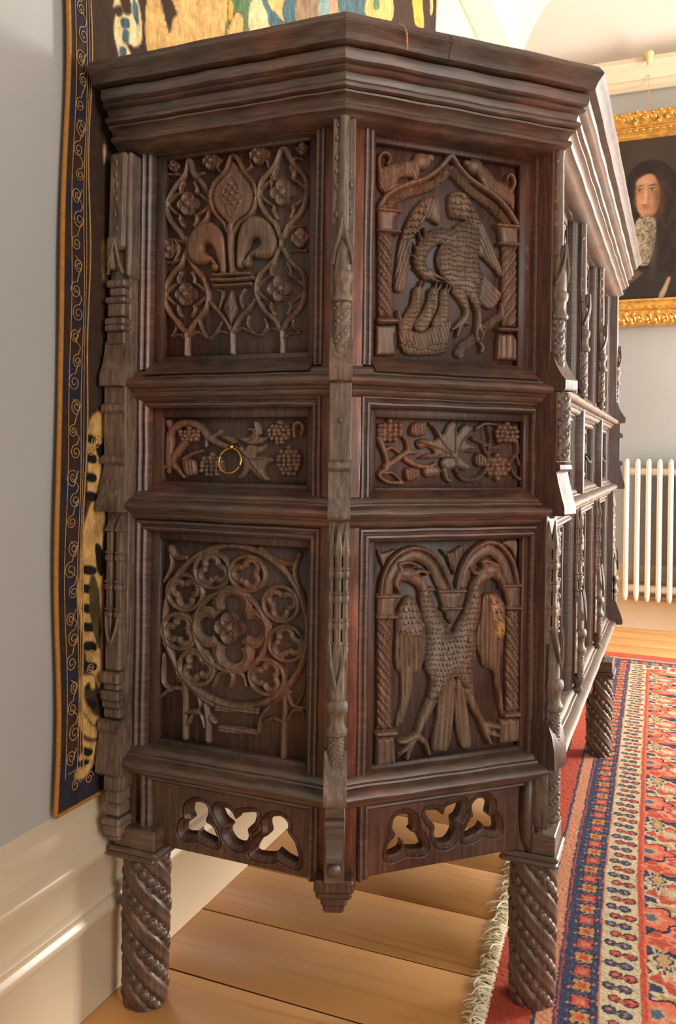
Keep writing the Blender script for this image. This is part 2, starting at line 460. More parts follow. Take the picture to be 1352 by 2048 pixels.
# floor boards: gaps run away from the wall
fl = structure(box_obj('floor', WX, ROOM_X + .2, -3.2, ROOM_Y, -.06, -.003, GAP_SHADE))
y = .139 - 17 * .192
edges = [y + .192 * i for i in range(40)]
base = None
for y0 in edges:
    if y0 > ROOM_Y - .02: break
    w = .1874
    if base is None:
        base = MB().add(*cbox(WX + .024, ROOM_X + .2, y0 + .0012, y0 + w + .0012, -.003, 0, .0008)).build('plank', PINE, fl, smooth=0)
        b0 = WPOS[base.name].copy(); by = y0
    else:
        dup(base, fl, b0 + np.array([0, y0 - by, random.uniform(-.0006, 0)]))

# radiator on the far wall
rad = empty('column_radiator', (1.3, 3.60, .0), 'cream enamelled column radiator below the gilt-framed portrait', 'radiator')
tb = MB()
for (py) in (3.575, 3.625):
    P = [(0.662, py, .19), (0.662, py, .88)]
    tb.add(*tube(P, .0135, 12))
rt_ = tb.add(*ball((.662, 3.6, .885), (.0145, .042, .03), 12, 8)).add(*ball((.662, 3.6, .185), (.0145, .042, .03), 12, 8)).build('radiator_column', RAD, rad)
for i in range(1, 24):
    dup(rt_, rad, WPOS[rt_.name] + np.array([.0547 * i, 0, 0]))
for z in (.845, .225):
    MB().add(*tube([(.65, 3.60, z), (1.94, 3.60, z)], .02, 12)).build('header_pipe', RAD, rad)
MB().add(*tube([(1.93, 3.60, .225), (1.98, 3.60, .225), (1.98, 3.60, 0)], .009, 8)).build('supply_pipe', RAD, rad)
for x in (1.21, 1.87):
    MB().add(*cbox(x - .01, x + .01, 3.56, 3.66, 0.0, .17, .003)).build('foot', RAD, rad)

# ------------------------------------------------------------------ the cupboard: plan
XR, XF, ANG = .4634, .7461, math.radians(46.643)
RU = np.array([math.sin(ANG), math.cos(ANG)]); RN = np.array([math.cos(ANG), -math.sin(ANG)])
YC = .93                                             # middle of the front
XB = .062                                            # back
def plan(d, xb=XB):
    q = np.array([XR, 0]) + RN * d
    v1 = q + RU * ((-d - q[1]) / RU[1]); v2 = q + RU * ((XF + d - q[0]) / RU[0])
    m = lambda p: np.array([p[0], 2 * YC - p[1]])
    return [np.array([xb, -d]), v1, v2, m(v2), m(v1), np.array([xb, 2 * YC + d])]
SIDES = ['left side', 'near canted side', 'front', 'far canted side', 'right side']
V1, V2 = plan(0)[1], plan(0)[2]
LF = Face((0, 0), (1, 0), (0, -1)); RF = Face(V1, RU, RN); FF = Face((XF, 0), (0, 1), (1, 0))
V3 = plan(0)[3]; R2F = Face(V3, (-RU[0], RU[1]), (RN[0], -RN[1]))
def bis(a, b):
    n = np.array(a) + np.array(b); n /= np.linalg.norm(n); return n
def postface(v, n): return Face(v, (-n[1], n[0]), n)
NR = bis((0, -1), RN); NC = bis(RN, (1, 0)); NC2 = np.array([NC[0], -NC[1]])
PF_RIDGE = postface(V1, NR); PF_CORNER = postface(V2, NC); PF_FAR = postface(V3, NC2)

cup = empty('cupboard', (.40, .93, 0), 'tall dark carved oak cupboard with canted corners standing on twisted beaded legs', 'cupboard')

def side_sweep(i, prof, seg=24, xb=XB, noise_a=0.0):
    """run a moulding (offset, z) along side i of the plan with mitred ends"""
    mb = MB(); k = len(prof); A = []; B = []
    for d, z in prof:
        p = plan(d, xb); A.append((*p[i], z)); B.append((*p[i + 1], z))
    A, B = np.array(A), np.array(B)
    t = np.linspace(0, 1, seg + 1)[:, None, None]
    V = (A[None] * (1 - t) + B[None] * t)
    F = []
    F = np.array([(s * k + j, s * k + (j + 1) % k, (s + 1) * k + (j + 1) % k, (s + 1) * k + j) for s in range(seg) for j in range(k)])[:, ::-1]
    mb.add(V.reshape(-1, 3), F)
    mb.add(np.vstack([A, B]), [tuple(range(k)), tuple(range(2 * k - 1, k - 1, -1))])
    return mb

# carcass behind the frames
ca = MB(); P = plan(-.07)
k = len(P); V = [(*p, .388) for p in P] + [(*p, 1.495) for p in P]
ca.add(V, [(j, (j + 1) % k, k + (j + 1) % k, k + j) for j in range(k)] + [tuple(range(k))[::-1], tuple(range(k, 2 * k))])
ca.build('carcass', OAK_INNER, cup, smooth=0)

# top slab
slab = [(-.08, 1.500), (.040, 1.4985), (.045, 1.4995), (.047, 1.5045), (.050, 1.510), (.0545, 1.515), (.058, 1.5185), (.059, 1.5205), (.0585, 1.5225), (.0505, 1.5335), (.046, 1.5345), (-.08, 1.5345)]
for i in range(5):
    mb = side_sweep(i, slab, 30, xb=.046)
    mb.build('top_board', OAK_TOP, cup, wob=.0006, smooth=28)
tp = MB(); P = plan(-.075, .046); tp.add([(*p, 1.5342) for p in P] + [(*p, 1.501) for p in P], [(0, 1, 2, 3, 4, 5), (11, 10, 9, 8, 7, 6)])
tp.build('top_infill', OAK_TOP, cup, smooth=0)
# pale split and dark crack in the near canted edge of the top
def slab_crack(s, w, mat, dx):
    p1, p2 = plan(.059, .036)[1], plan(.059, .036)[2]; ln = np.linalg.norm(p2 - p1); fr = s
    f = Face(p1, RU, RN)
    path = [(fr, -.0092, 1.5325), (fr + dx * .2, -.0055, 1.5285), (fr + dx * .38, -.0016, 1.5235), (fr + dx * .52, -.0016, 1.5185), (fr + dx * .68, -.0056, 1.5145), (fr + dx * .84, -.0098, 1.5095), (fr + dx, -.0142, 1.5)]
    V, F = tube(catmull(path, n=6), w, 6)
    MB().add(V, F).build('split', mat, cup, frame=f)
slab_crack(.085, .0016, OAK_PALE, .016)
slab_crack(.165, .0011, OAK_INNER, .004)

# cornice
crown = [(-.07, 1.4975), (.030, 1.4965), (.0345, 1.494), (.036, 1.485), (.034, 1.4785), (.028, 1.4755), (.0255, 1.4735), (.0295, 1.4722), (.0308, 1.4698), (.028, 1.4675), (.019, 1.466), (.0160, 1.461), (.0160, 1.4565), (.0130, 1.4547), (.0215, 1.4535), (.0238, 1.450), (.0220, 1.4460),
         (.0165, 1.4445), (.0115, 1.4436), (.0158, 1.4425), (.0150, 1.440), (.009, 1.4385), (.0035, 1.434), (.0015, 1.4297), (-.0015, 1.4286), (.0068, 1.4275), (.0085, 1.4235), (.006, 1.4195), (-.002, 1.4180), (-.007, 1.414), (-.014, 1.410), (-.03, 1.408), (-.07, 1.408)]
for i in range(5):
    side_sweep(i, crown, 40, xb=.055).build('cornice', OAK_H, cup, wob=.0009, smooth=38)

# three moulded rails round the body
Z_RAIL = (1.032, .834, .413)
def rail_profile(z):
    return [(-.07, z + .018), (-.030, z + .018), (-.024, z + .014), (-.022, z + .009), (-.0175, z + .0075), (-.0165, z + .005), (-.010, z + .0035), (-.004, z + .001), (-.0005, z - .0015), (.001, z - .006), (-.001, z - .0105), (-.005, z - .013), (-.012, z - .0138),
            (-.0135, z - .017), (-.0175, z - .019), (-.0185, z - .023), (-.022, z - .027), (-.030, z - .029), (-.07, z - .029)]
for z in Z_RAIL:
    for i in range(5):
        side_sweep(i, rail_profile(z), 36, xb=.076).build('rail_moulding', OAK_H, cup, wob=.0007, smooth=40)

# ------------------------------------------------------------------ frames, doors, drawers
LEVELS = {'up': (1.052, 1.407), 'mid': (.848, .988), 'low': (.415, .785)}
ROLL = [(0, -.052), (0, -.037), (.0015, -.0325), (.0045, -.0300), (.0075, -.0305), (.0092, -.0335), (.0105, -.0340), (.0118, -.0300), (.0145, -.0270), (.0175, -.0275), (.0195, -.0305), (.0205, -.034), (.0205, -.052)]
def roll_frame(u0, u1, z0, z1, sill=True, prof=ROLL):
    mb = MB(); P = np.array(prof); k = len(P)
    pts = []
    for (cu, cz, su, sz) in ((u0, z0, -1, 0), (u0, z1, -1, 1), (u1, z1, 1, 1), (u1, z0, 1, 0)):
        pts.append(np.column_stack([cu + su * P[:, 0], P[:, 1], cz + sz * P[:, 0]]))
    segs = []
    for a, b in ((0, 1), (1, 2), (2, 3)):
        n = 14; t = np.linspace(0, 1, n)[:, None, None]; V = pts[a][None] * (1 - t) + pts[b][None] * t
        V[:, :, 1] += (.0005 * np.sin(np.linspace(0, 9, n) + a))[:, None]
        mb.add(V.reshape(-1, 3), grid_faces(n, k)[:, ::-1] if True else 0)
    if sill:
        V, F = prism([(-.052, z0 + .014), (-.0445, z0 + .014), (-.0145, z0 - .010), (-.052, z0 - .012)][::-1], u0 - .001, u1 + .001, 6)
        mb.add(V, F)
    return mb

def side_frame(face, nm, a0, a1, o0, o1, mats, levels=None):
    """stiles and rails of one side; openings o0..o1"""
    for (u0, u1, m) in ((a0, o0 - .016, mats[0]), (o1 + .016, a1, mats[1])):
        MB().add(*cbox(u0, u1, -.07, -.030, .262, 1.44, .0015)).build('stile', m, cup, frame=face, smooth=0)
    for z0, z1 in ((1.407, 1.44), (.988, 1.052), (.785, .848), (.372, .415)):
        MB().add(*cbox(o0 - .02, o1 + .02, -.07, -.0335, z0 + .004, z1 - .004, .001)).build('rail', OAK_H, cup, frame=face, smooth=0)
    for k_, (z0, z1) in (levels or LEVELS).items():
        roll_frame(o0, o1, z0, z1).build('panel_moulding', OAK_H if k_ != 'x' else OAK_V, cup, frame=face, smooth=45, wob=.0005)

# ---- relief carving: signed distance shapes on a fine grid
def sd_poly(U, V, P):
    d = np.full(U.shape, 1e9); ins = np.zeros(U.shape, bool)
    A = P; B = np.roll(P, -1, 0)
    for (ax, ay), (bx, by) in zip(A, B):
        ex, ey = bx - ax, by - ay; wx, wy = U - ax, V - ay
        t = np.clip((wx * ex + wy * ey) / (ex * ex + ey * ey + 1e-12), 0, 1)
        d = np.minimum(d, (wx - ex * t) ** 2 + (wy - ey * t) ** 2)
        c = ((ay <= V) != (by <= V))
        with np.errstate(divide='ignore', invalid='ignore'):
            xi = ax + (V - ay) * ex / (ey if abs(ey) > 1e-12 else 1e-12)
        ins ^= c & (U < xi)
    d = np.sqrt(d); return np.where(ins, -d, d)
def sd_tube(U, V, P, w, closed=False):
    best = np.full(U.shape, 1e9); arc = np.zeros(U.shape); per = np.zeros(U.shape); W = np.ones(U.shape)
    Q = np.vstack([P, P[:1]]) if closed else P
    ww = np.append(w, w[0]) if closed else w; L_ = 0.0
    for i in range(len(Q) - 1):
        (ax, ay), (bx, by) = Q[i], Q[i + 1]; ex, ey = bx - ax, by - ay; l = math.hypot(ex, ey) + 1e-9
        wx, wy = U - ax, V - ay; t = np.clip((wx * ex + wy * ey) / (l * l), 0, 1)
        dx, dy = wx - ex * t, wy - ey * t; wt = ww[i] + (ww[i + 1] - ww[i]) * t
        d = np.sqrt(dx * dx + dy * dy) - wt; m = d < best
        best = np.where(m, d, best); arc = np.where(m, L_ + l * t, arc); per = np.where(m, (wx * ey - wy * ex) / l, per); W = np.where(m, wt, W)
        L_ += l
    return best, arc, per, W
def round_prof(d, b, base=.45):
    q = np.clip(d / max(b, .3), 0, 1); return base + (1 - base) * np.sqrt(np.maximum(0, 1 - (1 - q) ** 2))
def tri_prof(d, w):
    q = np.clip(d / np.maximum(w, .3), 0, 1); return .50 + .50 * q ** 1.15
def texture(t, U, V, arc=None, per=None):
    if t is None: return 0
    if t[0] == 'sc':
        s = t[1]; U = U + s * .5 * (vnoise(U / s * .8, V / s * .8, 21) - .5); V = V + s * .7 * (vnoise(U / s * .7, V / s * .7, 22) - .5)
        a = -V / (s * 1.25); row = np.floor(a); pf = U / s * 1.1 + .5 * (row % 2); pf = pf - np.floor(pf) - .5; e = a - row
        c = .50 + .48 * np.sqrt(np.maximum(0, 1 - (2 * pf) ** 2))
        side = 1 - .55 * np.clip((np.abs(pf) - .36) / .14, 0, 1)
        return np.where(e < c, (.30 + .70 * e / c) * side, .05) * min(2.6, .32 * s) - 1.0
    if t[0] == 'ft':
        l = math.hypot(t[1], t[2]); w = (U * t[2] - V * t[1]) / l / t[3]
        return (np.abs(np.sin(PI * w)) ** .55) * 2.1 - 1.4
    if t[0] == 'rope':
        return 1.1 * np.cos(2 * PI * (arc + .9 * per) / t[1]) if arc is not None else 0
    if t[0] == 'tw':
        ph = (V + t[2] * 1.25 * U) / t[1]; f = ph - np.floor(ph); g = (U * 1.0 - V * .55) / (t[1] * .30); g = g - np.floor(g)
        roll = 2.2 * np.sin(PI * np.clip(f / .52, 0, 1)); bead = 3.0 * np.sqrt(np.maximum(0, 1 - ((f - .76) / .2) ** 2 - ((g - .5) / .5) ** 2))
        return np.where(f < .52, roll, bead) - 2.0
    return 0
def shape_bbox(sh):
    t = sh[0]
    if t in 'PSTC':
        p = np.array(sh[1]); w = {'P': 4, 'S': 1, 'T': max(sh[2], sh[3]) if t == 'T' else 0, 'C': sh[2]}[t] + 3
        return p[:, 0].min() - w, p[:, 0].max() + w, p[:, 1].min() - w, p[:, 1].max() + w
    if t == 'F': rx = ry = sh[3] * 1.1
    elif t == 'O': rx, ry = sh[3], sh[4]
    else: rx, ry = sh[3] + sh[5], sh[4] + sh[5]
    return sh[1] - rx - 2, sh[1] + rx + 2, sh[2] - ry - 2, sh[2] + ry + 2
def shape_eval(sh, U, V, tri):
    t = sh[0]
    if t in 'PS':
        P = np.array(sh[1], float)
        if t == 'P': P = catmull(P, True, n=5)
        s = sd_poly(U, V, P); return s, sh[2] * round_prof(-s, sh[3]) + texture(sh[4], U, V)
    if t == 'T':
        P = catmull(sh[1], n=6); w = np.linspace(sh[2], sh[3], len(P)); s, arc, per, W = sd_tube(U, V, P, w)
        return s, sh[4] * (tri_prof(-s, W) if tri else round_prof(-s / W, 1.0, .4)) + texture(sh[5], U, V, arc, per)
    if t == 'C':
        P = catmull(sh[1], True, n=5); s, arc, per, W = sd_tube(U, V, P, np.full(len(P), sh[2]), True)
        return s, sh[3] * tri_prof(-s, W)
    if t == 'O':
        x, y = (U - sh[1]) / sh[3], (V - sh[2]) / sh[4]; r = np.sqrt(x * x + y * y)
        return (r - 1) * min(sh[3], sh[4]), sh[5] * (.45 + .55 * np.sqrt(np.maximum(0, 1 - r * r)))
    if t in 'RA':
        x, y = (U - sh[1]) / sh[3], (V - sh[2]) / sh[4]; r = np.sqrt(x * x + y * y); w = sh[5]
        s = np.abs(r - 1) * (sh[3] + sh[4]) / 2 - w * (.62 if t == 'A' else 1)
        if t == 'A':
            a = np.degrees(np.arctan2(y, x)); dd = np.abs((a - (sh[7] + 180) + 180) % 360 - 180); s = np.maximum(s, (48 - dd) * PI / 180 * sh[3])
        return s, sh[6] * tri_prof(-s, w * .8)
    if t == 'F':
        cx, cy, r, n, H = sh[1:6]; S = np.full(U.shape, 1e9); Hh = np.zeros(U.shape)
        for k_ in range(n):
            a = 2 * PI * (k_ + .5) / n + PI / 4; px, py = cx + .50 * r * math.cos(a), cy + .50 * r * math.sin(a)
            rho = np.hypot(U - px, V - py) / (.53 * r); s = (rho - 1) * .53 * r
            h = H * (.52 + .38 * rho ** 2.5) - .9 * (k_ % 2); Hh = np.where((s < 0), np.maximum(Hh, h), Hh); S = np.minimum(S, s)
        rho = np.hypot(U - cx, V - cy) / (.30 * r); s = (rho - 1) * .3 * r
        Hh = np.where(s < 0, np.maximum(Hh, (H + 1.5) * (.6 + .4 * np.sqrt(np.maximum(0, 1 - rho ** 2)))), Hh); S = np.minimum(S, s)
        return S, Hh
TRI = {'tracery', 'wheel_tracery', 'quatrefoil'}
def relief(name, shapes, face, nb, mat, parent, res=1.0, label=None, clip=None, scale=1.0):
    bb = np.array([shape_bbox(s) for s in shapes]); u0, u1, v0, v1 = bb[:, 0].min(), bb[:, 1].max(), bb[:, 2].min(), bb[:, 3].max()
    if clip: u0, u1, v0, v1 = max(u0, clip[0]), min(u1, clip[1]), max(v0, clip[2]), min(v1, clip[3])
    us = np.arange(u0, u1 + res, res); vs = np.arange(v0, v1 + res, res)
    U, V = np.meshgrid(us, vs); S = np.full(U.shape, 1e3); H = np.zeros(U.shape)
    for sh, b in zip(shapes, bb):
        i0, i1 = np.searchsorted(us, b[0]) , np.searchsorted(us, b[1]) + 1; j0, j1 = np.searchsorted(vs, b[2]), np.searchsorted(vs, b[3]) + 1
        i0 = max(0, i0 - 1); j0 = max(0, j0 - 1)
        if i1 - i0 < 2 or j1 - j0 < 2: continue
        sl = (slice(j0, j1), slice(i0, i1))
        s, h = shape_eval(sh, U[sl], V[sl], name in TRI)
        H[sl] = np.where(s < 0, np.maximum(H[sl], h), H[sl]); S[sl] = np.minimum(S[sl], s)
    if clip:
        S = np.maximum(S, np.maximum(np.maximum(clip[0] - U, U - clip[1]), np.maximum(clip[2] - V, V - clip[3])) + .3)
    ins = S < 0
    if not ins.any(): return None
    gv, gu = np.gradient(S, res); gl = gu ** 2 + gv ** 2 + 1e-6
    k = np.where(ins, 0, np.clip(S, 0, res * 1.5)); Ux = U - k * gu / np.sqrt(gl); Vx = V - k * gv / np.sqrt(gl)
    H = np.maximum(H, 1.0) + .25 * (vnoise(U * .35, V * .35, 3) - .5)
    nn = np.where(ins, nb + H * .001 * scale, nb - .0008)
    q = ins[:-1, :-1] | ins[1:, :-1] | ins[:-1, 1:] | ins[1:, 1:]
    F = grid_faces(*U.shape)[q.ravel()]
    used = np.unique(F); remap = np.zeros(U.size, np.int64); remap[used] = np.arange(len(used))
    VV = np.column_stack([Ux.ravel()[used] * .001, nn.ravel()[used], Vx.ravel()[used] * .001])
    o = MB().add(VV, remap[F]).build(name, mat, parent, frame=face, smooth=58)
    if label: o['label'] = label
    return o

CARVE = {
 'Lup': [
  ('tracery', [('C',[(165.9,1398.7),(158.4,1375.9),(140.2,1357.6),(125.3,1334.1),(127.7,1306.5),(145.4,1284.5),(163.7,1264.8),(181,1281.3),(200.1,1297.5),(207.5,1316.9),(204.6,1337.2),(191.4,1356.5),(174.2,1374.1)],4.9,9),('C',[(163.5,1246.8),(154.3,1228.3),(137.3,1212.5),(123.4,1190.6),(125.6,1158.6),(143.9,1134.9),(164.6,1113.6),(182.2,1130.9),(202.5,1152.2),(205.2,1176.6),(197.9,1197.2),(183.4,1213.8),(171.4,1230.4)],4.9,9),('C',[(337.5,1396.4),(322.3,1369.2),(300.8,1348.9),(296.4,1323.3),(306.5,1298.4),(326.2,1277.1),(337.3,1254.7),(350.1,1275),(371,1294.4),(380.6,1321),(376,1347),(355.7,1368.5)],4.8,9),('C',[(336.6,1239.7),(323.5,1219.2),(300.8,1201.3),(293.4,1175.7),(305.3,1146.8),(327.4,1126.2),(339.1,1110.6),(351.2,1125.1),(372.1,1145.4),(379.9,1170.4),(374.8,1196.2),(353.4,1216.9)],4.8,9),('T',[(166,1076.4),(165.7,1095.6),(164.9,1115.9)],6.4,5.4,8.5,None),('T',[(251.6,1077),(251.3,1092.4),(250.5,1112.3)],6.1,5.2,8.5,None),('T',[(340.9,1074.1),(340.6,1089.1),(339.9,1108.5)],5.9,5,8.5,None),('T',[(210.1,1160.7),(223.1,1146.7),(238.6,1130.4),(250.2,1112.3)],3.8,4.8,8.5,None),('T',[(292.9,1160.5),(279.6,1146),(263.7,1131.4),(252.8,1112.2)],3.7,4.6,8.5,None),('T',[(164.1,1269.3),(165.7,1255.6),(163.5,1244.5)],4.4,4.4,8.5,None),('T',[(337.3,1256.8),(336,1248.3),(336.6,1237.5)],4.1,4.1,8.5,None),('T',[(168.2,1106.7),(182.5,1112.9),(195.5,1110.1),(207.2,1101.8),(218.7,1108),(231.3,1112),(246.5,1108)],3.4,3.4,7,None),('T',[(192.3,1146),(190,1130.5),(196.7,1114.5),(207.2,1101.8)],3.1,2.7,7,None),('T',[(233.6,1128.5),(226.2,1117.7),(218.7,1106.9)],3.1,2.4,7,None),('T',[(256.5,1109.8),(268.9,1115.9),(283.9,1109.7),(301.1,1103.6),(313.1,1110.7),(325.2,1113.4),(338.5,1106.4)],3.3,3.3,7,None),('T',[(281,1135),(280,1119.7),(291.3,1106.2)],3,2.3,7,None),('T',[(310.4,1129.2),(314.3,1116),(305.9,1105.6)],3,2.3,7,None),('T',[(343.4,1097.6),(354,1103.6),(371.6,1103.9)],3.2,2,7,None),('T',[(359.5,1124.7),(359.7,1114),(371.6,1105)],2.9,2,7,None),('T',[(162.9,1104.7),(150.9,1110.8),(136.3,1108)],3.4,2.2,7,None),('T',[(143.9,1132.6),(145.5,1121.2),(136.3,1109.1)],3.2,2.2,7,None),('T',[(125.1,1379.7),(142.5,1377.7),(154.5,1374.1)],3,3,7,None),('T',[(170.1,1383.6),(180.7,1373.4),(193.7,1374.2)],2.9,2.9,7,None),('T',[(229.7,1367.8),(219.3,1380.1),(226.8,1391.4)],2.9,2.4,7,None),('T',[(269.8,1367.7),(282.1,1375),(279.4,1386.2)],2.8,2.3,7,None),('T',[(299.6,1349),(314,1362.6),(308.8,1380.5)],2.8,2.3,7,None),('T',[(352.1,1371.1),(359.1,1378.8),(370.9,1375.2)],2.7,2.3,7,None),('T',[(319.3,1331.8),(317.8,1347),(320,1364.1)],2.5,2.5,7,None),('T',[(355.7,1370.6),(359.5,1353.1),(354.9,1347.2)],2.5,2.5,7,None),('T',[(201.3,1328),(189.2,1338),(180.3,1342.4)],3.9,2.4,8,None),('T',[(180.3,1342.4),(181.4,1350.2),(176.5,1359.5)],2.7,3.9,8,None),('T',[(129.5,1335.3),(141.7,1343),(150.7,1345.5)],4,2.5,8,None),('T',[(150.7,1345.5),(149.3,1353.6),(153.9,1362)],2.7,3.9,8,None),('T',[(129.7,1322.9),(142.2,1312.8),(151.3,1308.4)],4,2.5,8,None),('T',[(151.3,1308.4),(150.2,1300.6),(155.1,1291.3)],2.7,3.9,8,None),('T',[(201.5,1315.8),(189.7,1308.2),(180.9,1305.6)],3.9,2.4,8,None),('T',[(180.9,1305.6),(182.2,1297.6),(177.7,1289.2)],2.7,3.9,8,None),('T',[(377.7,1329.2),(364.6,1340.2),(355.2,1345.4)],3.6,2.2,8,None),('T',[(355.2,1345.4),(356.3,1354.1),(351.2,1364.5)],2.5,3.6,8,None),('T',[(300.8,1337.5),(314.1,1345.8),(323.5,1348.9)],3.7,2.3,8,None),('T',[(323.5,1348.9),(322.1,1358),(327,1367.4)],2.5,3.7,8,None),('T',[(301,1323.4),(314.6,1312.3),(324.2,1307.2)],3.7,2.3,8,None),('T',[(324.2,1307.2),(323,1298.4),(328.3,1287.9)],2.5,3.7,8,None),('T',[(377.9,1315.5),(365.1,1307.2),(355.8,1304)],3.6,2.2,8,None),('T',[(355.8,1304),(357.3,1295),(352.4,1285.7)],2.5,3.6,8,None),('T',[(199.9,1180.8),(187.7,1190.3),(178.8,1194.3)],3.9,2.4,8,None),('T',[(178.8,1194.3),(179.9,1202.1),(175.1,1211.2)],2.7,3.9,8,None),('T',[(128,1185.2),(140.2,1193.3),(149.2,1196.2)],4,2.5,8,None),('T',[(149.2,1196.2),(147.8,1204.3),(152.4,1212.8)],2.7,3.9,8,None),('T',[(128.2,1172.7),(140.7,1163.1),(149.8,1159.1)],4,2.5,8,None),('T',[(149.8,1159.1),(148.7,1151.2),(153.6,1142.1)],2.7,3.9,8,None),('T',[(200.1,1168.6),(188.2,1160.5),(179.4,1157.5)],3.9,2.4,8,None),('T',[(179.4,1157.5),(180.8,1149.6),(176.2,1141)],2.7,3.9,8,None),('T',[(375.3,1179.7),(362.2,1190.1),(352.8,1194.9)],3.6,2.2,8,None),('T',[(352.8,1194.9),(354,1203.6),(348.8,1213.9)],2.5,3.6,8,None),('T',[(298.3,1184.6),(311.6,1193.5),(321.1,1197)],3.7,2.3,8,None),('T',[(321.1,1197),(319.7,1206),(324.6,1215.6)],2.5,3.7,8,None),('T',[(298.6,1170.6),(312.2,1160),(321.8,1155.3)],3.7,2.3,8,None),('T',[(321.8,1155.3),(320.6,1146.4),(325.9,1136.2)],2.5,3.7,8,None),('T',[(375.5,1166),(362.7,1157.1),(353.5,1153.5)],3.6,2.2,8,None),('T',[(353.5,1153.5),(354.9,1144.6),(350.1,1135)],2.5,3.6,8,None),('T',[(121.5,1270.6),(137.6,1269.2),(159,1262.9)],3,3,7,None),('T',[(124.9,1232.7),(138.3,1231.7),(158.1,1238.2)],3,3,7,None),('T',[(141.7,1266.6),(148.6,1252.5),(139.6,1232.7)],2.5,2.5,7,None),('T',[(337.3,1252.5),(351.4,1268.4),(374.8,1270.6)],2.7,2.7,7,None),('T',[(340.1,1230.8),(359,1233.6),(380.1,1231.9)],2.7,2.7,7,None),('T',[(222.6,1181.1),(232.8,1175),(228.1,1153.1),(218,1147)],3.3,1.9,7,None),('T',[(272.9,1178),(265.6,1164.2),(273.4,1146.3),(283.1,1154.5)],3.3,1.9,7,None)]),
  ('fleur_de_lis', [('P',[(241.4,1206.5),(240.9,1238.5),(236.5,1263.2),(226,1281.8),(208,1291.9),(189.9,1289.5),(174.5,1277.4),(166,1255.6),(170,1235),(183.2,1225),(198.8,1222.8),(212.9,1225.1),(216.9,1215.9),(222,1213.3),(224.5,1220.9),(214,1233.9),(201.1,1241.6),(197,1250.8),(203.4,1256.6),(213.7,1251.7),(221.7,1235.6),(228.3,1217.3),(229.3,1207.3)],12,8,None),('P',[(260.4,1214.4),(259.8,1246.3),(263.4,1270.1),(273.1,1286.8),(290.2,1293.5),(307.4,1287.9),(322.1,1273.6),(330.7,1251.3),(327.6,1232.2),(315.7,1224.5),(301.1,1224.5),(287.6,1228.8),(284,1220.3),(279.1,1218.5),(276.5,1226.3),(286.2,1237.6),(298.4,1243.2),(301.9,1251.6),(295.7,1258.2),(285.9,1255.1),(278.8,1240.4),(272.9,1223.3),(272.3,1213.5)],12,8,None),('O',220.7,1216.8,7.2,7.6,13),('O',278.4,1219.2,7.4,7.4,13),('T',[(248.7,1282),(248.8,1248.9),(252.5,1205.7)],6.1,5.2,13,None),('P',[(251.1,1386.3),(239.8,1368.9),(219.8,1351.2),(212.9,1331.9),(220.5,1308.9),(238.6,1289.5),(248.9,1273.1),(261.1,1289.6),(280.8,1300.9),(289.1,1319.7),(287.5,1339.5),(269.9,1363.3)],9,7.1,None),('C',[(250.9,1395.2),(237.2,1371.4),(217.2,1353.7),(209.4,1332.3),(216.7,1307.1),(236.1,1285.3),(249,1266.5),(263.7,1285),(284.5,1298.4),(293.3,1319.3),(290,1341.4),(271.1,1365.3)],3.3,12.5),('C',[(250,1358.9),(232.8,1332.1),(240.7,1313.6),(251.1,1293.9),(263.3,1311.4),(268.5,1328.4)],2.1,11.5),('T',[(218.4,1203.6),(252.5,1202.8),(284.8,1201.9)],3.6,3.6,13.5,None),('T',[(217.2,1195.9),(252.7,1193.6),(291.1,1194.3)],4.1,4.1,14.5,None),('T',[(219.9,1186.4),(252.8,1185.2),(287.6,1185.2)],3.3,3.3,13.5,None),('S',[(249.9,1179.4),(235.3,1150.5),(250.1,1121.1),(261.4,1149.1)],10,11.8,None),('O',249.6,1149.7,5.5,4.8,12),('O',237.9,1331.6,3.8,3.3,12.5),('O',242.3,1340.4,3.8,3.3,12.5),('O',246.6,1349.2,3.8,3.3,12.5),('O',245.5,1324.1,3.8,3.3,12.5),('O',249.9,1332.9,3.8,3.3,12.5),('O',254.3,1341.7,3.8,3.3,12.5),('O',253.2,1316.8,3.8,3.3,12.5),('O',257.6,1325.6,3.8,3.3,12.5),('O',261.9,1334.3,3.7,3.3,12.5),('O',260.8,1309.4,3.7,3.3,12.5),('O',265.1,1318.2,3.7,3.3,12.5)]),
  ('rosette', [('F',165.8,1325.5,19.1,4,11)]),
  ('rosette', [('F',339.8,1326.4,20.9,4,11)]),
  ('rosette', [('F',164.4,1176.8,19.1,4,11)]),
  ('rosette', [('F',337.4,1175.2,20.9,4,11)]),
  ('rosette', [('F',208.9,1391.4,14.9,4,11)]),
  ('rosette', [('F',297,1391.1,16.6,4,11)]),
  ('rosette', [('F',136.9,1391.5,9.4,4,11)]),
  ('rosette', [('F',373,1389.9,10.3,4,11)]),
  ('rosette', [('F',130.4,1253.9,16.4,4,11)]),
  ('rosette', [('F',371.6,1251.8,15.2,4,11)]),
 ],
 'Rup': [
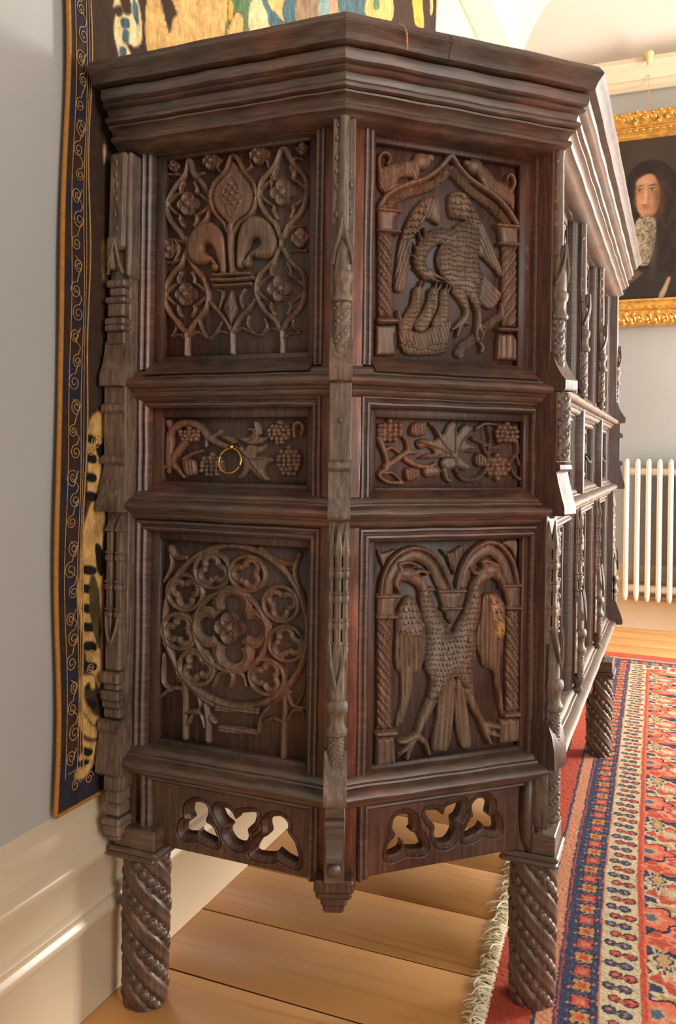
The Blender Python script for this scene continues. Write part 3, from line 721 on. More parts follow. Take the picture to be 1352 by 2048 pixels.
  ('column', [('T',[(76.3,1295.1),(113,1295.8)],3.8,3.8,14,None),('T',[(76.8,1263.4),(112.5,1264.1)],3.3,3.3,14,None),('T',[(79,1123.2),(110.4,1125)],4,4,14,None),('S',[(76.3,1297.2),(112.9,1298.3),(113,1291.5),(107.9,1287.1),(104.6,1276),(105.8,1269.8),(112.5,1267.3),(111.8,1260.8),(76.8,1261.3)],11,8.8,None),('S',[(77.5,1261.3),(101.7,1260.8),(103.8,1130.9),(79.6,1129.2)],11,11.5,('tw',24.94,0.9)),('S',[(78.9,1129.2),(110.4,1130.4),(110.5,1120.8),(79.1,1117.5)],12,5.5,None),('S',[(75.6,1116.2),(110.5,1118.6),(110.7,1105.8),(107.3,1103.5),(110.1,1072),(76.3,1069.7)],10,4.4,None)]),
  ('column', [('T',[(289.3,1294.5),(329.9,1295.7)],4.1,4.1,14,None),('T',[(293.2,1264.7),(330.4,1266.3)],3.6,3.6,14,None),('T',[(294.7,1124.5),(332.7,1125.9)],3.9,3.9,14,None),('S',[(287.9,1297.7),(329.8,1299),(330.4,1265.1),(292.4,1261.2),(296.2,1268.3),(293.3,1287.1),(289.4,1289.6)],11,9.6,None),('S',[(299.5,1261.9),(328.3,1263.8),(330.5,1131.5),(301.6,1129.5)],11,13.1,('tw',26.48,-0.9)),('S',[(294.6,1129),(332.6,1130.5),(332.8,1121.4),(294.8,1120)],12,6,None),('S',[(296.1,1117.9),(324.9,1119.8),(330.4,1107.7),(330.9,1075.3),(292.9,1075),(292.4,1105.3)],10,6.1,('ft',0,-1,12.47))]),
  ('ogee_arch', [('T',[(79.2,1300.7),(89.9,1316.9),(107.2,1330.7),(130.7,1342.3),(154.5,1352.6),(176.1,1367.8),(190.6,1382.8),(203.2,1395.5),(216.7,1381),(235.7,1364.8),(261.3,1352.6),(287.3,1340.2),(308.4,1323.7),(327.2,1301)],4.9,4.9,12.5,None),('T',[(91.3,1299),(107.4,1316.9),(130.9,1329.5),(154.7,1339),(176.4,1350.4),(190.9,1364.3),(203.1,1374.7),(216.9,1364.5),(236,1349.3),(261.6,1335.9),(282.3,1325.1),(300.8,1309.3),(310.1,1299.1)],8,8,9,('rope',5.34))]),
  ('carved_beast', [('P',[(78.3,1357.8),(94.9,1367.5),(118.3,1376),(137.3,1379.8),(148.3,1367.3),(143,1348.9),(130.5,1353),(114,1348.7),(104.8,1333.6),(93.3,1322.6),(81.6,1326.4),(77.3,1338.6)],10,9.9,('ft',0.5,-0.8,4.16)),('O',151.7,1380.7,15.9,13.4,12.5),('O',165.6,1388.1,8.7,6.5,11),('O',152.1,1384,2.9,2.6,14),('T',[(135.2,1361.2),(144.5,1346.3),(154.5,1350.8),(169,1359.2)],5.9,2.3,10.5,None),('T',[(102.4,1337.6),(95.5,1328.2),(107.1,1336.1),(118.9,1339.7)],5.4,2.2,9.5,None),('T',[(79.3,1353.7),(77.6,1373.6),(84.2,1384.4),(94.2,1383.3),(96.7,1375.2),(92.6,1369.3)],3.5,2.7,9.5,None)]),
  ('carved_beast', [('P',[(250.5,1392.2),(271,1385.1),(288.1,1369.5),(309,1363.2),(322.4,1348),(321.5,1324.1),(308.2,1333.8),(289.8,1341.2),(275.5,1346.1),(269,1354.7),(253.4,1369.3)],10,10.7,('ft',0.5,0.8,4.56)),('O',246.8,1385.5,16.2,12.8,12.5),('O',232.3,1388.6,8.5,6.2,11),('O',244.9,1390.4,3,2.7,14),('T',[(261.1,1367),(272.9,1348.5),(256.2,1355.3),(240.8,1362.1)],6.2,2.4,10.5,None),('T',[(315.7,1353.9),(322.9,1368.4),(317.9,1381.3),(310.1,1379.1),(307.6,1372.7)],3.7,2.7,9.5,None)]),
  ('pelican', [('P',[(176.8,1327.6),(155,1322.8),(138.4,1305.7),(124.5,1280.4),(115.5,1255.9),(109.1,1210.3),(106.8,1178.1),(112.6,1170.1),(125,1176.4),(132.3,1212.5),(137,1245.2),(143.8,1269.6),(154.4,1281.6),(161.5,1291.1),(170.1,1288.8),(185.3,1285.1),(184.8,1317.7)],8.5,6,('ft',0.32,1,6.34)),('P',[(140.8,1308.1),(155.1,1318.5),(160.2,1301.8),(148.4,1280.9),(139.2,1258.4),(116.7,1253.8),(124.6,1278.3)],10.5,4.5,('sc',8.63)),('O',175.9,1306.9,11.2,16.9,10),('O',176.9,1316.8,6.3,5.6,5),('P',[(201.2,1335),(223.6,1340),(241.4,1324.6),(259.5,1304.5),(272.8,1279.3),(291.4,1245.4),(305.4,1214.8),(297.2,1211.2),(281.4,1225.4),(263.2,1239.3),(250.3,1245.8),(255,1268.5),(244.5,1289.5),(226.8,1296.4),(204.3,1298.2),(200.6,1315.3)],8.5,6.1,('ft',0.5,-1,6.42)),('P',[(201.2,1336.1),(226,1341.5),(244,1320.5),(262.2,1295.9),(249.6,1292.3),(229.2,1301),(209.3,1298.7),(201.6,1315.4)],10.5,4.7,('sc',8.38)),('O',210.2,1316.4,10.9,16.6,10),('P',[(259,1213.3),(281.8,1199.7),(300.7,1185.6),(297.8,1173),(283.8,1157.4),(267,1160.6),(253.9,1179.5)],8,4.3,('ft',0.75,-0.72,7.64)),('P',[(202.2,1274.9),(219.3,1291.1),(241.9,1293.7),(257.9,1277.7),(258.3,1255.5),(256.1,1233),(264.9,1211.6),(261.9,1191.3),(257.9,1173.2),(250.4,1159.3),(238.9,1171.7),(226.1,1182.8),(206.1,1186.6),(191.1,1197.3),(181,1217.1),(180.6,1238.8),(190.1,1257.2)],14,25.6,('sc',6.29)),('T',[(209.8,1263.7),(190,1267.1),(172.9,1262),(158.6,1247.5),(150.4,1229.3),(151.9,1214.4),(161.7,1202.3)],14.5,9.8,13,('sc',6.07)),('O',166.6,1202.7,12.1,10,14),('T',[(167.8,1205),(178.8,1200.6),(193.6,1195.3)],6,1.8,13.5,None),('T',[(171.6,1195.6),(181.4,1193.2),(191.2,1192.3)],3.2,1.4,12.5,None),('T',[(156.2,1247.2),(146.2,1267.8)],3.7,1.4,10.5,None),('T',[(149.1,1235.7),(135.7,1249.4)],3.6,1.4,10.5,None),('T',[(148.1,1224.8),(131.2,1232.8)],3.6,1.4,10.5,None),('T',[(149.5,1214.1),(136.2,1221.5)],3.6,1.4,10.5,None),('T',[(163.3,1256.6),(155.7,1275.3)],3.7,1.4,10.5,None),('T',[(154.5,1203.8),(139.9,1211.1)],3.7,1.4,10.5,None),('T',[(218.6,1183.2),(228.8,1168.6),(235.3,1155.9)],11.3,6.1,11,('sc',5.63)),('T',[(248.9,1174.7),(253.7,1164),(255.6,1155.2)],10,5.7,12,('sc',5.7)),('T',[(235.3,1155.9),(235.5,1142.7),(226.9,1131)],4.7,6.6,10.5,None),('T',[(226.9,1133.2),(217,1123.7),(210.2,1118.9)],5.2,2.4,10,None),('T',[(228.2,1133.3),(222.1,1117.5),(218.5,1108.4)],4.7,2.4,10,None),('T',[(229.4,1134.5),(239.5,1129.7)],4.2,2.4,10,None),('T',[(255.6,1156.3),(258.4,1139.9),(257.3,1128.7)],4.8,6.2,11,None),('T',[(257.3,1128.7),(252.4,1115),(253.9,1101.8)],5.2,2.4,12,None),('T',[(258.6,1128.8),(263.9,1113.6),(260.3,1103.3)],4.8,2.4,12,None),('T',[(258.5,1131),(268.9,1122.8)],3.8,1.9,12,None)]),
  ('branch', [('T',[(224,1082.3),(232.6,1093.9),(250,1106),(272.7,1127.5),(290.5,1141.1),(307.3,1150.1)],9.4,7.1,9,('rope',6.11)),('T',[(300.8,1147.4),(302.7,1158.8),(300.5,1166.5)],5.8,3.4,9,None),('T',[(257.7,1106.5),(266.8,1093.7),(264.4,1086.9)],4.3,3.3,9,None)]),
  ('nest', [('P',[(110.2,1141),(120.9,1132.2),(122.4,1117.3),(153.5,1110.8),(172.7,1120.7),(192.2,1128.6),(206.9,1135.1),(207.1,1120.9),(202.6,1094.3),(193,1078.4),(132.5,1073.9),(119.3,1087.1),(115.4,1110.4)],9.5,6.7,('ft',0.35,-1,6.11)),('T',[(118.1,1087),(132.2,1096.5),(146.7,1084.4),(163.6,1087.6),(178.2,1084.1),(192.8,1089.3),(201.4,1092)],2.7,2.7,12,None),('T',[(120.4,1091.5),(144.3,1086.4),(168.3,1092.2),(200.1,1096.3)],2.3,2.3,11.5,None),('T',[(113.7,1140.2),(117.5,1125.5),(124.8,1113.2)],3.1,2.7,11,None)]),
  ('chick', [('T',[(147.3,1172.9),(144.5,1151.1),(134,1131),(127.1,1117.6)],9.1,11.8,11.5,('sc',5.46)),('O',147.2,1174,8.6,8.6,13),('T',[(148.4,1178.4),(152.2,1191.7)],3,1.4,12,None),('T',[(153.2,1177.7),(158.6,1189)],2.7,1.4,12,None),('O',148.4,1175.2,2.6,2.4,14.5)]),
  ('chick', [('T',[(174.8,1174.1),(173.4,1157.7),(165.2,1139.7),(153.4,1121.6)],9.2,12,11.5,('sc',5.53)),('O',174.8,1175.2,8.8,8.7,13),('T',[(175.9,1179.7),(179.9,1193)],3,1.4,12,None),('T',[(180.8,1179),(186.3,1190.3)],2.8,1.4,12,None),('O',176,1176.4,2.7,2.4,14.5)]),
  ('chick', [('T',[(193.5,1173.5),(195.5,1155.1),(192,1139.5),(184.9,1125.9)],9.3,12.1,11.5,('sc',5.57)),('O',193.4,1174.6,8.9,8.7,13),('T',[(194.6,1179),(198.6,1192.5)],3,1.4,12,None),('T',[(199.5,1178.3),(205.1,1189.8)],2.8,1.4,12,None),('O',194.6,1175.8,2.7,2.4,14.5)]),
 ],
 'Lmid': [
  ('vine_stem', [('T',[(135.9,896.8),(136.4,925.8),(138.2,946.9),(154.9,961.5),(176.3,964.1),(197.6,955),(212.8,939.5),(242.6,926.8),(271.8,922)],8,5.2,9.5,None),('T',[(138.9,900.8),(155.6,920.7),(170.7,936.6),(190.2,948.4)],7.5,4,9,None),('T',[(212.8,940.8),(227.6,946),(233.4,951.2)],4.5,2.8,8.5,None),('T',[(208.4,939.5),(207.1,926.5)],3.9,2.8,8.5,None),('T',[(165.1,905.1),(180.2,913.2),(199.7,918.6)],4.5,2.8,8.5,None),('T',[(133.2,965.4),(141.3,947)],5.8,4,8.5,None),('T',[(129.8,891.4),(146.8,891.7),(165.6,876.3)],5.2,3.5,8.5,None),('T',[(134.6,883.5),(143.7,896.9),(159.3,884)],3.5,2.9,8,None)]),
  ('tendril', [('T',[(365.5,942.9),(363.9,957.7),(372,965.2),(380.2,957.7),(377.7,945.4)],3.6,3.1,8.5,None)]),
  ('vine_leaf', [('P',[(236.5,942.2),(251.1,942.3),(262.9,934.7),(274.7,922.1),(286,929.8),(303.1,927.4),(317.2,930.1),(311.7,920),(297.7,912.2),(320.3,911.3),(333,905.2),(317.7,897.4),(312.3,887.3),(322.3,874.9),(309.7,872.1),(295.3,881.9),(286.7,886.7),(275.4,876.3),(265.3,876.1),(275.1,891.6),(272,906.8),(254.3,926.9)],8.5,7.7,None),('T',[(271.8,922),(289.2,908.3),(314.8,907.4)],2.2,1.4,10.5,None),('T',[(289.2,907),(300.9,892.1),(316.7,874.8)],2.2,1.3,10.5,None),('T',[(239.5,940.9),(257.1,934.6),(271.8,922)],2.5,1.7,10.5,None)]),
  ('vine_leaf', [('P',[(265.7,939.8),(285.8,942.5),(291.4,950.1),(282.8,952.6),(281.3,956.4),(297,957.7),(298.3,966.5),(304,962.7),(307.9,947.6),(302.9,942.5),(322.6,942.6),(305.9,931.2),(286,929.8)],8.5,6.5,None),('T',[(298.3,965.2),(300.1,942.5),(285.9,934.9)],1.9,1.3,10.5,None)]),
  ('seed_pod', [('P',[(165.1,902.5),(186.4,902.9),(191.3,882.1),(174.7,876.5),(167,884.2)],10,6.8,('ft',0.15,-1,6.12))]),
  ('grape_cluster', [('O',175.1,944.5,19.8,11.8,5),('O',174.3,955.7,4.9,4.2,10.4),('O',157.4,949.9,4.9,4.2,9.6),('O',166.8,949.5,4.9,4.2,8.7),('O',174.2,949.4,4.9,4.2,9.6),('O',184,950.8,4.8,4.2,9.6),('O',192.4,950.4,4.8,4.2,10.9),('O',158.7,944.4,4.9,4.2,8.6),('O',166.7,943,4.9,4.2,9.5),('O',174.6,943.8,4.9,4.2,8.6),('O',183.1,943.8,4.8,4.2,9.7),('O',191.6,944.2,4.8,4.2,9),('O',162.3,937.7,4.9,4.2,8.6),('O',171.6,937.3,4.9,4.2,10.1),('O',178.9,936.7,4.9,4.2,10.6),('O',187.3,937.8,4.8,4.2,10.3)]),
  ('grape_cluster', [('O',218,895.6,20.8,18.1,5),('O',218.6,913,5.1,4.4,8.6),('O',203.8,906.4,5.1,4.4,10.3),('O',213.7,907.3,5.1,4.4,10),('O',222.4,907,5,4.4,8.9),('O',230.9,907.5,5,4.4,10.3),('O',201.1,899.5,5.1,4.4,9.9),('O',209,900.7,5.1,4.4,8.6),('O',217.1,900.6,5.1,4.4,9.3),('O',226.6,900.1,5,4.4,9.8),('O',235.6,901.2,5,4.4,8.6),('O',200,894.2,5.1,4.4,9.8),('O',210.1,893.5,5.1,4.4,9),('O',218.8,893.5,5.1,4.4,10.3),('O',227.6,893.7,5,4.4,10.5),('O',235.4,893.5,5,4.4,10.9),('O',199.8,886.6,5.1,4.4,10.3),('O',209.2,887.1,5.1,4.4,9.7),('O',218.9,887.4,5,4.4,10.6),('O',226.7,886.9,5,4.4,10.7),('O',235.7,887.6,5,4.4,10.8),('O',209.8,880.6,5.1,4.4,9.1),('O',218,880.5,5.1,4.4,8.9),('O',227.8,881.3,5,4.4,10.8)]),
  ('grape_cluster', [('O',339.2,949,18.9,16.2,5),('O',338.6,965.1,4.7,4.2,9.4),('O',326.8,958.6,4.8,4.3,8.7),('O',334.2,958.3,4.7,4.2,9.1),('O',342.8,958.1,4.7,4.2,9.7),('O',352,958.9,4.7,4.2,10.1),('O',322,952.2,4.8,4.3,10.7),('O',331,952.1,4.7,4.3,10.2),('O',338.5,952.1,4.7,4.2,10),('O',347.1,953.2,4.7,4.2,10.7),('O',355.6,952.2,4.7,4.2,10.7),('O',323.1,945.4,4.8,4.3,9.5),('O',331.5,946.2,4.7,4.3,10.8),('O',339.9,946.7,4.7,4.2,8.8),('O',347.1,945.4,4.7,4.2,9.6),('O',355.9,946.5,4.7,4.2,9.8),('O',326.8,939.9,4.8,4.3,10),('O',335.4,939.1,4.7,4.2,10.2),('O',344.2,939.2,4.7,4.2,11),('O',352,940.3,4.7,4.2,10.7),('O',336.1,932.7,4.7,4.2,9.9),('O',344,933.8,4.7,4.2,10.6)]),
  ('grape_cluster', [('O',356.5,904.3,20.6,21.1,5),('O',355.7,926,4.9,4.5,9.5),('O',342.7,919.2,5,4.5,9.5),('O',352.7,918.2,5,4.5,10.4),('O',360.2,918.7,4.9,4.5,9.2),('O',368.7,919.5,4.9,4.5,9),('O',339.7,911.3,5,4.5,10.5),('O',348.2,912.4,5,4.5,9.3),('O',356.6,911.7,4.9,4.5,10.6),('O',365.6,912.8,4.9,4.5,10),('O',373.9,912.3,4.9,4.4,8.9),('O',339.1,905.7,5,4.5,10.8),('O',348.4,905.1,5,4.5,9.3),('O',357.2,905.2,4.9,4.5,10.7),('O',365.7,905.5,4.9,4.5,9.5),('O',373.9,905.7,4.9,4.4,8.9),('O',338.9,897.8,5,4.5,8.6),('O',347.2,898.3,5,4.5,9.2),('O',356.7,898.7,4.9,4.5,9.4),('O',366.1,899.3,4.9,4.5,9.5),('O',373.4,898.7,4.9,4.4,9.2),('O',343.5,891.3,5,4.5,9.3),('O',352.5,891.2,5,4.5,8.8),('O',360.3,892.4,4.9,4.5,10.4),('O',369.8,892.6,4.9,4.5,9.3),('O',347.6,885.1,5,4.5,8.6),('O',357.2,884.7,4.9,4.5,10.9),('O',365.8,884.8,4.9,4.5,8.5)]),
 ],
 'Rmid': [
  ('vine_leaf', [('P',[(171,967.9),(182.3,968.2),(191.1,957),(196.9,952),(205.2,967.5),(216.7,972.4),(222.6,965.4),(221.4,952.6),(231.3,965.6),(243,968.5),(252,961),(246.3,948),(240.5,940.2),(261.3,930.2),(258.5,922.4),(240.8,922.2),(226.2,922),(238.1,909.3),(250,899.1),(238.4,892.6),(220.8,896.3),(203.6,891.1),(191.9,903.7),(197.5,915.2),(174.7,911.1),(153.6,910.9),(166.2,918.6),(180.3,920.1),(171.6,928.8),(154.8,926),(149,938.4),(162.9,943.7),(179.9,941.5),(185.5,949.3)],9,8,None),('T',[(217.6,916.7),(197.2,934.3),(176.7,964.2)],2.5,1.4,11,None),('T',[(217.6,916.7),(217.2,942.3),(218.2,969.1)],2.5,1.4,11,None),('T',[(217.6,916.7),(231.7,942.6),(249,960.9)],2.5,1.4,11,None),('T',[(217.6,915.4),(185.8,929),(151.8,937.2)],2.5,1.4,11,None),('T',[(217.6,915.4),(237.8,927.3),(259.9,927.6)],2.5,1.4,11,None),('T',[(217.6,914.2),(186,914.3),(155,912.2)],2.2,1.4,11,None),('T',[(217.6,916.7),(220.7,901.4)],3,3,11,None)]),
  ('vine_stem', [('T',[(84.5,942.2),(92.9,925),(97.7,910.3),(98,895.4),(85.4,885.5),(100.4,874.4),(126.5,872.7)],5.7,3.1,9.5,None),('T',[(97.4,897.9),(113.6,908),(132.6,920.7),(149.3,920.9)],6.2,3.6,9.5,None),('T',[(94.3,922.6),(105.1,927.7),(118.8,920.5)],4.1,2.6,9,None),('T',[(135.4,920.7),(132.3,938.1),(125.3,945.5)],4.2,2.6,9,None),('T',[(130,910.6),(149.6,900.8),(172.1,898.5),(183.4,903.6)],5.3,3.2,9,None),('T',[(92.1,888),(108.4,888.1),(125.1,873.2)],3.1,2.1,9,None),('T',[(220.8,895),(232.7,879.7),(256.3,878.5),(273.9,891.5),(279.5,912.3),(270.2,932.9)],4.1,3.3,9.5,('rope',4.91)),('T',[(252.2,945.5),(270.1,938.1),(288.2,930.6),(306.2,936.1)],4.4,2.8,9.5,('rope',4.98)),('T',[(280.1,964.3),(283.4,946.2),(280.8,922.7)],3.6,2.8,9,('rope',5.03)),('T',[(257.9,961.1),(272.6,969.3),(296.6,968.6)],3.9,2.2,9,None),('T',[(333.7,941.9),(335.5,923.5),(321.9,910.1),(309.8,904.8)],3.7,2.9,9,('rope',5.14)),('T',[(334.1,918.2),(340.5,902.4)],2.6,2,8,None),('T',[(322.1,899.6),(331.5,886.5),(342.4,878.7)],2.8,2.3,8,None),('T',[(200.7,893.6),(203.7,880.9),(209.6,875.8)],6,3.8,9,None),('T',[(172.2,890.9),(186.4,891)],10.7,8,9,None)]),
  ('seed_pod', [('P',[(136.3,953.2),(143,967.1),(162.5,968.9),(166.2,951.4),(154.5,946.1),(143.3,947.1)],10,5.8,('ft',0.15,-1,5.54))]),
  ('seed_pod', [('P',[(128.9,890.7),(135.8,897),(152.5,894.6),(154.1,880.8),(141.6,875.7),(131.9,876.9)],10,5.8,('ft',0.15,-1,5.52))]),
  ('seed_pod', [('P',[(254.2,914.6),(264.4,922.5),(279.5,909.7),(270.8,899.2),(258.9,900.4)],10,6.1,('ft',0.15,-1,5.91))]),
  ('grape_cluster', [('O',102.5,953.7,22.3,15.4,5),('O',102.4,968.7,5.2,4.7,10.5),('O',85.1,961.2,5.1,4.7,10.8),('O',92.6,961.8,5.1,4.7,10.9),('O',102.6,961.4,5.2,4.7,8.8),('O',111.4,962.6,5.2,4.7,9.9),('O',120.6,963.2,5.2,4.7,9),('O',84.1,953.9,5.1,4.7,10.4),('O',92.9,954.2,5.1,4.7,8.8),('O',102.6,955.5,5.2,4.7,8.5),('O',112.1,955.6,5.2,4.7,9),('O',121.4,954.8,5.2,4.7,9.2),('O',85.3,947.4,5.1,4.7,10.2),('O',93.1,947,5.1,4.7,10.2),('O',103.3,947.3,5.2,4.7,9.2),('O',111.4,948.5,5.2,4.7,8.9),('O',120,948.5,5.2,4.7,10),('O',92.9,940.3,5.1,4.7,9.3),('O',102.4,940.3,5.2,4.7,9.7),('O',111.4,941,5.2,4.7,10.3)]),
  ('grape_cluster', [('O',315.1,954.7,22,16.3,5),('O',315.3,970.4,5.5,4.7,9.7),('O',300.1,964.3,5.4,4.7,10.2),('O',310.1,963.3,5.5,4.7,9.4),('O',320.2,964.3,5.5,4.7,10.5),('O',329.8,964.3,5.5,4.7,9.8),('O',296.2,956.8,5.4,4.7,9.9),('O',306,956.9,5.5,4.7,10.5),('O',315.4,956.2,5.5,4.7,9.3),('O',323.9,956.5,5.5,4.7,10.5),('O',334.2,957.8,5.5,4.7,9),('O',296.3,949.6,5.4,4.7,10.9),('O',305.7,949.9,5.5,4.7,10.1),('O',314.9,949,5.5,4.7,10.8),('O',324.8,949.6,5.5,4.7,10.2),('O',335,949.3,5.5,4.7,8.6),('O',300.7,942.2,5.4,4.7,9.3),('O',310.6,943.2,5.5,4.7,10.7),('O',320.1,943.3,5.5,4.7,10.2),('O',329.4,943.3,5.5,4.7,9.7)]),
  ('grape_cluster', [('O',297.8,898.9,24.2,18.8,5),('O',297.1,918.3,5.7,5,10.1),('O',281.8,910.1,5.7,4.9,9.4),('O',291.8,910.2,5.7,5,8.6),('O',302.5,911,5.8,5,8.7),('O',312.6,909.9,5.8,5,8.8),('O',277.2,902.5,5.7,4.9,10.9),('O',287.8,902.9,5.7,4.9,10.9),('O',296.9,902.3,5.7,5,9.2),('O',307.1,903.5,5.8,5,9.3),('O',318.5,903.5,5.8,5,10),('O',278.1,895.5,5.7,4.9,9.9),('O',287,896,5.7,4.9,9),('O',298.1,895.5,5.7,5,9.3),('O',308.1,895.5,5.8,5,9.2),('O',318.6,895.2,5.8,5,9.1),('O',283.1,887.9,5.7,4.9,10.7),('O',293.3,888.3,5.7,5,11),('O',302.3,888.1,5.8,5,10.4),('O',312.4,888.1,5.8,5,8.6),('O',298.4,880.1,5.7,5,9.9)]),
 ],
 'Llow': [
  ('wheel_tracery', [('R',261.3,638.3,131.1,128.6,5.8,8.5),('R',255.6,629.6,66.3,63.8,5.2,9),('T',[(139.8,755.2),(150.9,742.7),(170.8,742.6)],6.9,4,8,None),('T',[(141.5,751.4),(141.9,725),(128.3,700.3)],4,2.9,8,None),('T',[(307.2,764.6),(325.7,751.9),(348,744.5),(370,744.6)],5.3,3.7,9,None),('T',[(376.6,759.9),(368.7,739.6),(370.3,722.4),(385.7,693.9)],4.7,3.1,9,None),('R',220.5,724.4,32.6,28.4,4.5,8.5),('A',217.8,736.9,12.5,10.8,9.5,9,100),('A',209.3,715.3,12.5,10.9,9.6,9,220),('A',234.5,720.9,12.4,10.8,9.4,9,340),('R',285.3,723.6,31.5,27.8,4.3,8.5),('A',292.3,735,12,10.6,9.1,9,60),('A',271,722.6,12.1,10.7,9.2,9,180),('A',292.6,713.1,12,10.6,9.1,9,300),('R',169.4,684.9,33.6,28.7,4.6,8.5),('A',156,690.5,12.9,11,9.8,9,150),('A',169.6,671.8,12.8,11,9.8,9,270),('A',182.4,692.4,12.7,10.9,9.7,9,390),('R',345.2,680.3,30.4,27.4,4.1,8.5),('A',358,685.6,11.5,10.4,8.8,9,20),('A',334.4,687.5,11.7,10.5,8.9,9,140),('A',343,667.9,11.6,10.5,8.9,9,260),('R',160,619.9,33.8,28.8,4.6,8.5),('A',144.9,616.2,13,11,9.9,9,190),('A',170,610.8,12.8,11,9.8,9,310),('A',165.1,632.7,12.9,11,9.8,9,430),('R',356.1,619.1,30.2,27.3,4.1,8.5),('A',369,616.2,11.5,10.4,8.7,9,-20),('A',353.5,631.1,11.6,10.4,8.8,9,100),('A',345.6,610.1,11.6,10.4,8.8,9,220),('R',193.8,564.6,33.1,28.5,4.5,8.5),('A',183.3,554.2,12.7,10.9,9.7,9,225),('A',208.4,562.8,12.5,10.9,9.6,9,345),('A',189.7,576.7,12.7,10.9,9.7,9,465),('R',322.5,563.2,30.8,27.5,4.2,8.5),('A',329.7,553.1,11.7,10.5,8.9,9,-60),('A',329.3,574.8,11.7,10.5,8.9,9,60),('A',308.4,561.6,11.9,10.6,9,9,180),('T',[(257.3,565.2),(261.8,556.7),(257.7,539.7)],6,2.2,9,None),('T',[(225.4,537.1),(236.9,559),(257.3,563.9)],2.8,3.9,8,None),('T',[(261.6,564.4),(280.5,561.4),(286.5,544.4)],3.8,2.7,8,None),('T',[(161.9,545.4),(183.5,532.2),(204.9,516.6),(224.4,507.4)],8.5,6.3,8.5,None),('T',[(130,599.9),(146,575.2),(158.7,550.3)],5.2,5.8,8.5,None),('T',[(130.4,578.8),(129.5,533.8),(145.3,521.1)],4,4,8,None),('T',[(171.2,536),(172,489),(172.7,446)],6.8,5.7,8,None),('T',[(126.8,509.6),(145.3,523.7),(168.4,525.2)],3.5,4,8,None),('T',[(172.1,486.4),(187.2,491),(196.2,493.4)],3.4,4,8,None),('T',[(195.7,525.8),(202.1,503.3),(196.2,493.4)],3.4,2.8,8,None),('T',[(178.4,469),(187.3,485.8),(202.3,489),(211.6,468.3)],3.4,3.4,8,None),('T',[(211,507),(215.9,479.2),(216.5,448.3)],6.1,6.7,8,None),('T',[(220.3,484.9),(229.3,478.4)],6.1,3.9,8,None),('T',[(354.1,535),(353.5,485.2),(352.9,436.7)],5.8,5.2,8,None),('T',[(360.9,538.3),(368,524.3),(389.8,522.1)],3.7,3.1,8,None),('T',[(390.3,573.8),(386.7,546.4),(376.1,526.6)],3.6,2.6,8,None),('T',[(360.2,498.5),(368.1,514.4),(384.4,517.8),(391.4,500.3)],3.1,3.1,8,None),('T',[(362.2,543.4),(337.6,525.4),(315.6,502.6),(309,474)],4.2,3.1,8.5,None),('T',[(321.4,493.3),(335.3,498.9),(349.2,497)],3.2,2.7,8,None)]),
  ('quatrefoil', [('A',259.9,673.9,27.6,21.7,14.5,11,90),('A',214.9,632.8,25.3,24.5,14.9,11,180),('A',298.1,637.9,24.1,23.2,14.2,11,0),('A',262.1,592.5,28.4,22.4,14.5,11,270)]),
  ('rosette', [('F',256.1,635.3,25.1,4,13.5)]),
  ('loose_rail', [('S',[(226.5,508.9),(309.8,513.1),(309.9,502.4),(229,496.4)],6.5,3.3,('ft',1,-0.03,5.92))]),
  ('loose_rail', [('S',[(235.3,475.4),(307.5,478.4),(307.6,468.8),(235.5,463.8)],6.5,3.3,('ft',1,-0.03,5.89))]),
 ],
 'Rlow': [
  ('round_arch', [('T',[(90.2,700),(93.3,724.5),(105.1,748.8),(124,764.4),(148.9,770.4),(174.3,762.9),(194.5,743.3),(207.8,719.9),(214.7,701.7)],4.1,4.1,11.5,None),('T',[(103.2,699.3),(106.9,721.5),(118.9,742.1),(135.2,754.1),(150.5,757.8),(168.8,750.5),(183.2,736.1),(194.9,715.3),(202.3,702.3)],9.4,9.4,8.5,None)]),
  ('round_arch', [('T',[(224.8,701.3),(232.2,731.7),(246.4,757),(266.9,771.9),(284.7,776.1),(305.9,769.6),(324.6,749.3),(334.1,728),(338.2,704.1)],4.4,4.4,11.5,None),('T',[(237,708.4),(245.3,736.4),(261.3,752.6),(283.4,763.1),(303.2,752.6),(315.7,733.9),(325.3,707.3)],9.3,9.3,8.5,None)]),
  ('spandrel_leaf', [('P',[(194.1,767.4),(211.4,761.8),(231.6,771.5),(236,766.3),(229,752.4),(220.7,724.5),(214.7,734.9),(205.8,753.1)],8,5.4,('ft',0.2,-1,7.43))]),
  ('spandrel_leaf', [('P',[(84.5,768),(94,764),(118.5,769.5),(102.3,753.9),(94.4,741.8)],7,4.6,None)]),
  ('spandrel_leaf', [('P',[(308.9,774.7),(337.9,777.9),(336.9,746.3),(325.9,762.5)],7,5.1,None)]),
  ('column', [('T',[(84.8,697.2),(122.4,696.4)],4.1,4.1,14,None),('T',[(85.3,665.7),(118.7,663.8)],3.9,3.9,14,None),('T',[(86.2,484.4),(118,482.8)],4.6,4.6,14,None),('S',[(84.2,700.2),(123.7,699.6),(121.1,691),(115.7,683.8),(116.8,667.6),(118.8,660),(84.8,663.2)],11,10.3,None),('S',[(85.4,662),(109.8,660.6),(112.5,489.1),(88,490.4)],11,11.9,('tw',25.9,0.9)),('S',[(86.1,490.1),(117.9,488.5),(118.1,476.8),(86.3,478.7)],12,6.5,None),('S',[(86.3,478.2),(118.1,476),(120.4,434.7),(85.7,429.5)],10,7.7,('ft',0.05,-1,13.48))]),
